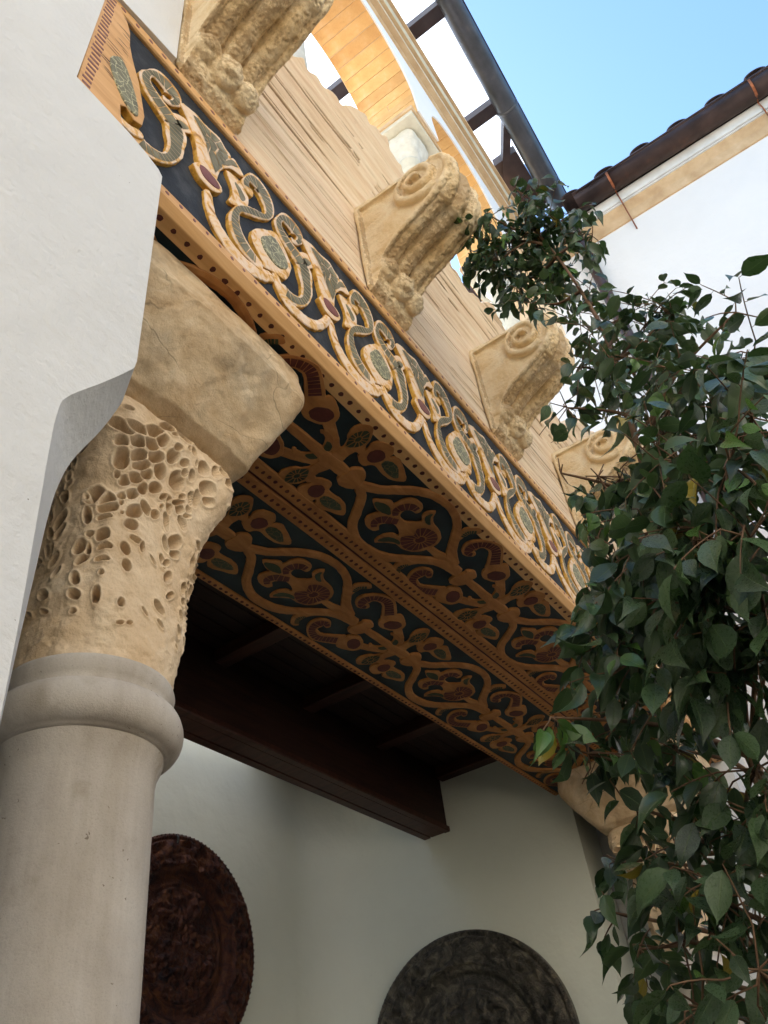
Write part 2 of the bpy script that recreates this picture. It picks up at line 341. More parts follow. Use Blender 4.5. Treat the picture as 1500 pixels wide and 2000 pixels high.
# ------------------------------------------------------------------ near white wall with the frieze socket and the cut-back arris
YF = .900
front = [(-4,-GZ),(.54,-GZ),(.538,.604),(.526,.946),(.520,1.135),(.530,1.146),(.60,1.255),(.669,1.366),(.670,1.8),(.670,2.174),(.655,2.192),(.60,2.212),(.55,2.222),(.494,2.226),(.44,2.229),(.380,2.232),
         (.383,2.5),(.387,2.85),(.392,2.93),(.44,2.945),(.55,2.962),(.64,2.972),(.663,2.976),(.662,3.1),(.661,3.5),(.66,4.0),(.66,4.7),(-4,4.7)]
back = [(-4,-GZ),(.600,-GZ),(.600,.593),(.602,.891),(.606,.98),(.612,1.045),(.65,1.163),(.727,1.411),(.727,1.8),(.727,2.098),(.70,2.098),(.60,2.098)]
def resamp(P, n):
    P = np.array(P, float); d = np.r_[0, np.cumsum(np.hypot(*np.diff(P, axis=0).T))]; t = np.linspace(0, d[-1], n)
    return np.stack([np.interp(t, d, P[:, 0]), np.interp(t, d, P[:, 1])], 1)
def wall_mesh():
    fa = [(.54,-GZ),(.539,.20),(.538,.604),(.530,.86),(.524,1.03),(.524,1.10),(.535,1.155),(.60,1.255),(.652,1.338),(.668,1.375),(.670,1.45),(.670,1.8),(.670,2.174)]
    ba = [(.600,-GZ),(.600,.20),(.601,.593),(.605,.86),(.608,.99),(.616,1.07),(.635,1.145),(.680,1.255),(.712,1.350),(.724,1.40),(.727,1.47),(.727,1.8),(.727,2.09)]
    fs_, bs_ = [], []
    for i in range(12):
        n = 7
        for k in range(n):
            t = k/n; fs_.append(crom(fa, 7)[i*7+k]); bs_.append(crom(ba, 7)[i*7+k])
    fs_.append(np.array(fa[-1])); bs_.append(np.array(ba[-1])); n = len(fs_)
    rest = front[10:]
    F = []; V = []; DEP = 6
    for j in range(DEP+1):
        t = j/DEP; y = YF+.1*t
        for a, b in zip(fs_, bs_):
            q = a*(1-t)+b*t; V.append((q[0], y, Z(q[1])))
    for j in range(DEP):
        for i in range(n-1): F.append((j*n+i, j*n+n+i, j*n+n+i+1, j*n+i+1))
    k0 = len(V)
    for a in bs_: V.append((a[0], 1.95, Z(a[1])))
    for i in range(n-1): F.append((DEP*n+i, k0+i, k0+i+1, DEP*n+i+1))
    nsm = len(F)
    k1 = len(V); ring = list(range(n))
    for x, z in rest: V.append((x, YF, Z(z)))
    V.append((-4, YF, 0)); ring += list(range(k1, len(V)))
    F.append(tuple(ring))
    sock = [n-1]+list(range(k1, k1+len(rest)-1)); k2 = len(V)
    for i in sock: V.append((V[i][0], .960, V[i][2]))
    for j in range(len(sock)-1): F.append((sock[j], k2+j, k2+j+1, sock[j+1]))
    me = mesh('plaster_wall', V, F, M['plaster'])
    for i, p in enumerate(me.polygons): p.use_smooth = i < nsm
    bm = bmesh.new(); bm.from_mesh(me); bmesh.ops.triangulate(bm, faces=[f_ for f_ in bm.faces if len(f_.verts) > 4]); bmesh.ops.recalc_face_normals(bm, faces=bm.faces)
    for e_ in bm.edges:
        if len(e_.link_faces) == 2 and e_.calc_face_angle(0) > .6: e_.smooth = False
    bm.to_mesh(me); bm.free(); return me
o = link('plaster_wall', wall_mesh()); tag(o, 'white plaster wall with a cut-back corner, left of the near column', 'wall')
b_ = o.modifiers.new('bevel', 'BEVEL'); b_.width = .006; b_.segments = 2; b_.limit_method = 'ANGLE'; b_.angle_limit = math.radians(28)

# ------------------------------------------------------------------ columns
CX1, CX2, CY = 1.06, 5.36, 1.43
def revolve(name, prof, mat, parent, n=96, amp=.0015, seed=1):
    th = np.linspace(0, 2*np.pi, n, endpoint=False)
    P = np.zeros((n, len(prof), 3))
    r = np.array([p[0] for p in prof]); z = np.array([p[1] for p in prof])
    P[..., 0] = np.cos(th)[:, None]*r; P[..., 1] = np.sin(th)[:, None]*r; P[..., 2] = z[None]
    d = fbm(P, 9, 4, seed)*amp; P[..., 0] += np.cos(th)[:, None]*d; P[..., 1] += np.sin(th)[:, None]*d
    return link(name, gridmesh(name, P, mat, wrap_u=True), parent)
HOLES = json.loads('''[[-2.214,1.631,0.009,0.008,0.001,-0.006],[-1.93,1.625,0.02,0.014,0.003,-0.014],[-1.787,1.665,0.018,0.005,-0.002,-0.012],[-1.552,1.679,0.027,-0.004,-0.005,-0.013],[-2.25,1.574,0.02,-0.001,-0.002,-0.011],[-2.102,1.596,0.02,0.009,-0.0,-0.01],[-2.219,1.544,0.014,0.008,0.001,-0.01],[-2.101,1.562,0.018,0.009,0.0,-0.012],[-1.923,1.588,0.015,0.01,0.004,-0.014],[-1.83,1.615,0.012,0.009,0.005,-0.014],[-1.619,1.621,0.009,0.006,0.002,-0.009],[-1.461,1.647,0.006,0.003,0.0,-0.01],[-1.642,1.592,0.013,0.009,0.004,-0.015],[-2.047,1.533,0.021,0.022,0.007,-0.007],[-1.843,1.561,0.019,0.013,0.003,-0.013],[-2.213,1.502,0.013,-0.001,-0.005,-0.031],[-2.005,1.514,0.019,0.013,0.001,-0.011],[-1.745,1.534,0.014,0.009,0.005,-0.018],[-1.477,1.594,0.009,0.006,0.004,-0.007],[-2.153,1.455,0.012,0.005,0.001,-0.011],[-2.041,1.473,0.016,0.003,-0.003,-0.013],[-1.917,1.5,0.014,0.009,0.002,-0.012],[-1.487,1.54,0.017,0.011,0.007,-0.021],[-1.211,1.624,0.013,0.011,0.007,-0.015],[-1.319,1.619,0.005,0.003,0.002,-0.009],[-2.15,1.414,0.012,0.004,0.001,-0.009],[-2.048,1.428,0.014,0.009,0.002,-0.011],[-1.932,1.456,0.011,0.006,0.001,-0.013],[-1.764,1.482,0.017,0.011,0.004,-0.013],[-2.16,1.392,0.005,0.003,0.001,-0.01],[-1.106,1.569,0.013,0.01,0.007,-0.016],[-1.06,1.641,0.009,0.005,-0.001,-0.023],[-0.964,1.662,0.011,0.01,0.005,-0.013],[-0.893,1.636,0.013,0.008,-0.0,-0.018],[-1.989,1.382,0.018,0.011,0.003,-0.015],[-1.854,1.406,0.007,0.009,0.012,-0.013],[-1.702,1.403,0.011,0.008,0.004,-0.01],[-2.132,1.363,0.006,0.003,0.001,-0.005],[-2.342,1.393,0.024,0.002,0.002,-0.019],[-2.519,1.403,0.01,-0.003,0.001,-0.012],[-2.846,1.432,0.013,-0.007,0.002,-0.016],[-2.291,1.368,0.02,0.006,0.002,-0.017],[-2.306,1.334,0.02,0.003,0.001,-0.01],[-2.5,1.346,0.009,-0.003,0.003,-0.029],[-2.006,1.339,0.022,0.002,-0.003,-0.018],[-2.303,1.286,0.019,0.003,0.002,-0.02],[-2.441,1.289,0.012,0.0,0.001,-0.009],[-3.025,1.338,0.018,-0.01,0.004,-0.024],[-2.445,1.251,0.009,-0.001,0.002,-0.02],[-2.264,1.255,0.019,0.005,0.001,-0.01],[-2.038,1.267,0.009,0.01,0.013,-0.015],[-1.93,1.304,0.019,-0.002,-0.003,-0.011],[-1.816,1.293,0.008,0.005,0.004,-0.017],[-2.278,1.22,0.019,0.003,0.001,-0.008],[-1.99,1.224,0.009,0.01,0.011,-0.014],[-2.267,1.183,0.008,0.001,0.001,-0.01],[-3.028,1.283,0.016,-0.008,0.005,-0.03],[3.092,1.274,0.015,-0.008,0.003,-0.009],[-2.551,1.175,0.013,0.001,0.006,-0.022],[-2.548,1.134,0.019,-0.007,-0.002,-0.014],[-2.984,1.158,0.025,-0.003,0.009,-0.018],[-2.536,1.094,0.011,-0.0,0.0,-0.009],[-2.936,1.113,0.016,-0.007,0.001,-0.008],[3.07,1.125,0.015,-0.007,0.001,-0.008],[-2.29,1.128,0.011,-0.0,0.002,-0.022],[-1.997,1.121,0.011,0.003,0.001,-0.013],[-1.975,1.071,0.013,0.004,0.001,-0.006],[-1.855,1.078,0.011,0.004,0.001,-0.006],[-1.312,1.36,0.029,0.027,0.009,-0.012],[-1.28,1.328,0.022,0.004,-0.005,-0.018],[-1.416,1.283,0.018,0.016,0.006,-0.009],[-1.333,1.251,0.027,0.016,0.003,-0.018],[-1.256,1.207,0.016,0.01,0.003,-0.01],[-0.98,1.26,0.018,0.013,0.01,-0.018],[-0.93,1.224,0.025,0.018,0.008,-0.01],[-1.62,1.469,0.011,0.008,0.002,-0.007],[-1.394,1.48,0.015,0.01,0.002,-0.007],[-1.354,1.505,0.009,0.005,0.0,-0.008],[-1.218,1.481,0.007,0.005,0.003,-0.011],[-1.226,1.458,0.011,0.007,0.002,-0.006],[-1.345,1.46,0.011,0.007,0.005,-0.013],[-1.163,1.527,0.007,0.005,0.007,-0.025],[-1.227,1.517,0.007,0.005,0.005,-0.016],[-3.078,1.455,0.01,-0.005,0.002,-0.024],[-3.081,1.402,0.01,-0.005,0.003,-0.036],[-0.861,1.401,0.02,0.016,-0.017,0.02],[-1.167,1.698,0.007,0.006,0.002,-0.007],[-1.381,1.65,0.007,0.006,0.004,-0.011],[-1.328,1.579,0.007,0.005,0.005,-0.012],[-1.425,1.571,0.007,0.005,0.004,-0.009],[-1.038,1.541,0.009,0.007,0.007,-0.01],[-1.509,1.465,0.006,0.003,0.0,-0.008],[-2.238,1.463,0.006,0.001,0.001,-0.009],[-1.618,1.439,0.006,0.003,0.0,-0.007],[-1.686,1.658,0.009,0.006,0.002,-0.005]]''')
def capital_mesh():
    NU, NV = 700, 400
    th = np.linspace(-np.pi, np.pi, NU, endpoint=False)[:, None]; t = np.linspace(0, 1, NV)[None]
    a = np.interp(t, [0,.3,.5,.75,.9,.97,1], [.174,.180,.188,.210,.237,.240,.222]); nn = np.interp(t, [0,.4,1], [2,2.8,6])
    r = a/(np.abs(np.cos(th))**nn + np.abs(np.sin(th))**nn)**(1/nn)
    z = .98 + .72*t + 0*th
    # bulging eroded volutes at the four corners
    cor = np.abs(np.sin(2*th))**6; r = r + cor*.028*np.exp(-((t-.84)/.11)**2) - cor*.012*np.exp(-((t-.62)/.07)**2)
    # leaf tips at mid-face
    mid = np.abs(np.cos(2*th))**8; r = r + mid*.014*np.exp(-((t-.90)/.06)**2)
    P0 = np.stack([np.cos(th)*r, np.sin(th)*r, z], -1)
    F1 = np.full(r.shape, 9.0); F2 = F1.copy(); SZ = np.full(r.shape, .01)
    wob_ = 1+.10*fbm(P0, 30, 2, 77)
    for k in range(4):
        for (h0, hz, ax, az, bx, bz) in HOLES:
            c = h0 + k*np.pi/2
            la, lb = math.hypot(ax, az), math.hypot(bx, bz); zk = 1.28 if hz > 1.34 else .92; fa_, fb_ = min(1, .022/la)*zk, min(1, .022/lb)*zk
            ax_, az_, bx_, bz_ = ax*fa_, az*fa_, bx*fb_, bz*fb_; det = ax_*bz_-az_*bx_
            if abs(det) < 2e-5: continue
            dth = (th[:, 0] - c + np.pi) % (2*np.pi) - np.pi
            I = np.nonzero(np.abs(dth) < .55)[0]; J0, J1 = np.searchsorted(z[0], [hz-.085, hz+.085])
            if len(I) == 0 or J1-J0 < 2: continue
            u = (dth[I]*.2*1.08)[:, None]; v = (z[0, J0:J1]-hz)[None]
            p = (u*bz_ - v*bx_)/det; q = (ax_*v-az_*u)/det; sz = math.sqrt(abs(det))
            lr = (np.abs(p)**2.2+np.abs(q)**2.2)**(1/2.2)*wob_[I][:, J0:J1]
            S = np.ix_(I, range(J0, J1)); f1 = F1[S]; f2 = F2[S]; s0 = SZ[S]
            near = lr < f1; F2[S] = np.where(near, f1, np.minimum(f2, lr)); SZ[S] = np.where(near, sz, s0); F1[S] = np.where(near, lr, f1)
    edge = np.clip((1.0-F1)*SZ/.0040, 0, 1); wall_ = np.clip(((F2-F1)*SZ*.5-.0016)/.0036, 0, 1)
    dp_ = np.minimum(edge, wall_); dp_ = dp_*dp_*(3-2*dp_)
    dep = dp_*np.minimum(.046, .014+SZ*1.9)
    rid = np.exp(-((F1-1.12)*SZ/.004)**2)*.0035
    r = r*1.0
    n1 = fbm(P0, 7, 5, 3); n2 = fbm(P0, 38, 4, 9)
    rough = .006 + .006*np.clip(1-(t-.05)*3, 0, 1)
    r = r + rid - dep + n1*rough + n2*.0022*(dp_ < .5)
    # vertical stems between leaf groups
    for c0 in (-2.25, -.68, .89, 2.46):
        dth = (th-c0+np.pi) % (2*np.pi)-np.pi
        r = r + .009*np.exp(-(dth/.07)**2)*np.clip((t-.12)*8, 0, 1)*np.clip((.62-t)*8, 0, 1)*(dep < .004)
    P = np.stack([np.cos(th)*r, np.sin(th)*r, z+fbm(P0, 20, 2, 21)*.003], -1)
    top = P[:, -1:, :].copy(); top[..., :2] *= .3; bot = P[:, :1, :].copy(); bot[..., :2] *= .5
    return gridmesh('capital', np.concatenate([bot, P, top], 1), M['capital'], wrap_u=True)
def impost_mesh():
    # x half .33, y half .43 at the top; .25 square below
    lev = [(1.690,.20,.20),(1.702,.235,.235),(1.72,.262,.272),(1.80,.285,.325),(1.90,.335,.400),(1.948,.352,.428),(1.960,.357,.436),(1.972,.358,.437),(2.03,.350,.434),(2.080,.345,.430),(2.094,.335,.42),(2.096,.2,.2)]
    zz = np.interp(np.linspace(0, len(lev)-1, 120), range(len(lev)), [l[0] for l in lev])
    hx = np.interp(np.linspace(0, len(lev)-1, 120), range(len(lev)), [l[1] for l in lev])
    hy = np.interp(np.linspace(0, len(lev)-1, 120), range(len(lev)), [l[2] for l in lev])
    N = 420; th = np.linspace(0, 2*np.pi, N, endpoint=False)[:, None]; n = 14.0
    k = 1/(np.abs(np.cos(th))**n+np.abs(np.sin(th))**n)**(1/n)
    P = np.stack([np.cos(th)*k*hx[None], np.sin(th)*k*hy[None], zz[None]+0*th], -1)
    d = fbm(P, 3.0, 3, 31)*.007 + fbm(P, 22, 4, 33)*.0028 + np.minimum(fbm(P, 11, 3, 35)+.30, 0)*.016 - np.clip(.10-np.abs(fbm(P*np.array([1, 1, 2.2]), 4, 4, 37)), 0, .1)*.045*(fbm(P, 2.5, 2, 39) > 0)
    nrm = P.copy(); nrm[..., 2] = 0; nrm /= np.linalg.norm(nrm, axis=-1, keepdims=True)+1e-6
    lim = np.clip((2.085-zz)/.02, 0.15, 1)[None]
    P += nrm*(d*lim)[..., None]; P[..., 2] += (fbm(P, 5, 3, 41)*.006*np.clip((2.05-zz)/.1, 0, 1)[None])
    return gridmesh('impost_block', P, M['impost'], wrap_u=True)
capm, impm = capital_mesh(), impost_mesh()
def column(x, lab, rotz, lab2):
    e = empty('stone_column', (x, CY, 0), lab, 'column')
    cap = link('capital', capm, e, (0, 0, GZ), (0, 0, rotz))
    shaft_p = [(.185,0),(.185,.06),(.168,.10),(.166,.3),(.165,1.2),(.162,2.0),(.161,2.36),(.164,2.385),(.172,2.405),(.176,2.42)]
    revolve('shaft', shaft_p if True else 0, M['shaft'], e, seed=3)
    ring = [(.160,2.424),(.180,2.426)]
    for k in range(13):
        a = -math.pi/2 + math.pi*k/12; ring.append((.176+.038*math.cos(a), 2.478+.050*math.sin(a)))
    ring += [(.186,2.545),(.190,2.572),(.187,2.582),(.10,2.583)]
    revolve('neck_ring', ring, M['shaft'], e, seed=5)
    b = link('impost_block', impm, None, (x, CY, GZ), (0, 0, 0 if rotz == 0 else math.pi)); tag(b, lab2, 'impost block')
    return e
column(CX1, 'near stone column with a drilled, lace-like carved capital beside the white wall', 0,
       'large rough tan stone block resting on the near capital under the painted beam')
column(CX2, 'far stone column with carved capital, half hidden behind the ficus', math.pi/2,
       'tan stone block on the far capital behind the ficus leaves')

# ------------------------------------------------------------------ painted and carved beam
X0, X1 = .38, 5.75
beam = empty('painted_beam', (3, 1.4, Z(2.1)), 'long carved and painted timber beam with blue ground and scrolling vines', 'beam')
BM = Matrix.Translation(beam.location).inverted()
def bpart(mb, name, mats, smooth=False):
    o = mb.build(name, mats, beam, smooth); o.matrix_parent_inverse = BM; return o
m = MB(); m.box((X0+.02, .955, Z(2.112)), (X1, 1.985, Z(2.94))); bpart(m, 'core', M['darkwood'])
m = MB(); m.box((X0, .929, Z(2.150)), (X1, .956, Z(2.945))); bpart(m, 'frieze_ground', M['ground'])
# bottom moulding: splayed arris strip; upper moulding strip
m = MB(); m.prism([(.921,Z(2.118)),(.935,Z(2.100)),(.985,Z(2.100)),(.985,Z(2.125)),(.950,Z(2.175)),(.913,Z(2.168)),(.913,Z(2.128))], 0, X0+.24, X1)
o = bpart(m, 'lower_moulding', M['tan']); bevel(o, .003)
m = MB(); m.prism([(.913,Z(2.905)),(.913,Z(2.950)),(.921,Z(2.957)),(.955,Z(2.957)),(.955,Z(2.900)),(.92,Z(2.900))], 0, X0+.02, X1)
o = bpart(m, 'upper_moulding', M['tan']); bevel(o, .002)
# soffit boards
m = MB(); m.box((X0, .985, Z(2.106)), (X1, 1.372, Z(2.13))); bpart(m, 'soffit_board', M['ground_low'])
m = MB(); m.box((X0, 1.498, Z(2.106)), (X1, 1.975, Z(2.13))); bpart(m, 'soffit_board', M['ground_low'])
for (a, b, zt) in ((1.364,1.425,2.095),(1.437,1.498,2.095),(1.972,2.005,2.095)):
    m = MB(); m.prism([(a,Z(2.13)),(a,Z(zt+.004)),(a+.004,Z(zt)),(b-.004,Z(zt)),(b,Z(zt+.004)),(b,Z(2.13))], 0, X0, X1); bpart(m, 'dotted_strip', M['tan_shaded'])
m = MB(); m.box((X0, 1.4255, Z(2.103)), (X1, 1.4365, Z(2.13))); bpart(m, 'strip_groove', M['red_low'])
# painted dots: small proud discs, joined per row (flat paint with a little body)
def dots(xs, cen, du, dv, mat, name, plane):
    m = MB()
    for x in xs:
        k = 10; V = []
        j1 = random.uniform(.8, 1.2); j2 = random.uniform(.85, 1.15)
        for s in range(2):
            for i in range(k):
                t = 2*math.pi*i/k; rr = 1 if s == 0 else .9
                jx = .0012*math.sin(3*t+x*50)
                if plane == 'F': V.append((x+(du*j1+jx)*math.cos(t)*rr, cen[0]-(.0004 if s else -.002), cen[1]+dv*j2*math.sin(t)*rr))
                else: V.append((x+(du*j1+jx)*math.cos(t)*rr, cen[0]+dv*j2*math.sin(t)*rr, cen[1]-(.0006 if s else -.002)))
        m.add(V, [(i, (i+1) % k, k+(i+1) % k, k+i) for i in range(k)]+[tuple(range(k, 2*k))])
    o = bpart(m, name, mat); o['kind'] = 'stuff'; return o
xs = lambda s, p=0: [x for x in np.arange(X0+.02+p, X1, s)]
dots([x for x in xs(.0505) if x > .64], (.9125, Z(2.150)), .0075, .0075, M['dot'], 'painted_dots', 'F')
dots(xs(.056), (.9125, Z(2.928)), .010, .008, M['dot'], 'painted_dots', 'F')
dots(xs(.0505, .02), (.958, Z(2.0995)), .0095, .0095, M['dot_low'], 'painted_dots', 'S')
dots(xs(.0335), (1.394, Z(2.0945)), .0075, .0095, M['dot_low'], 'painted_dots', 'S')
dots(xs(.0335), (1.468, Z(2.0945)), .0075, .0095, M['dot_low'], 'painted_dots', 'S')
dots(xs(.033), (1.989, Z(2.0945)), .008, .008, M['dot_low'], 'painted_dots', 'S')

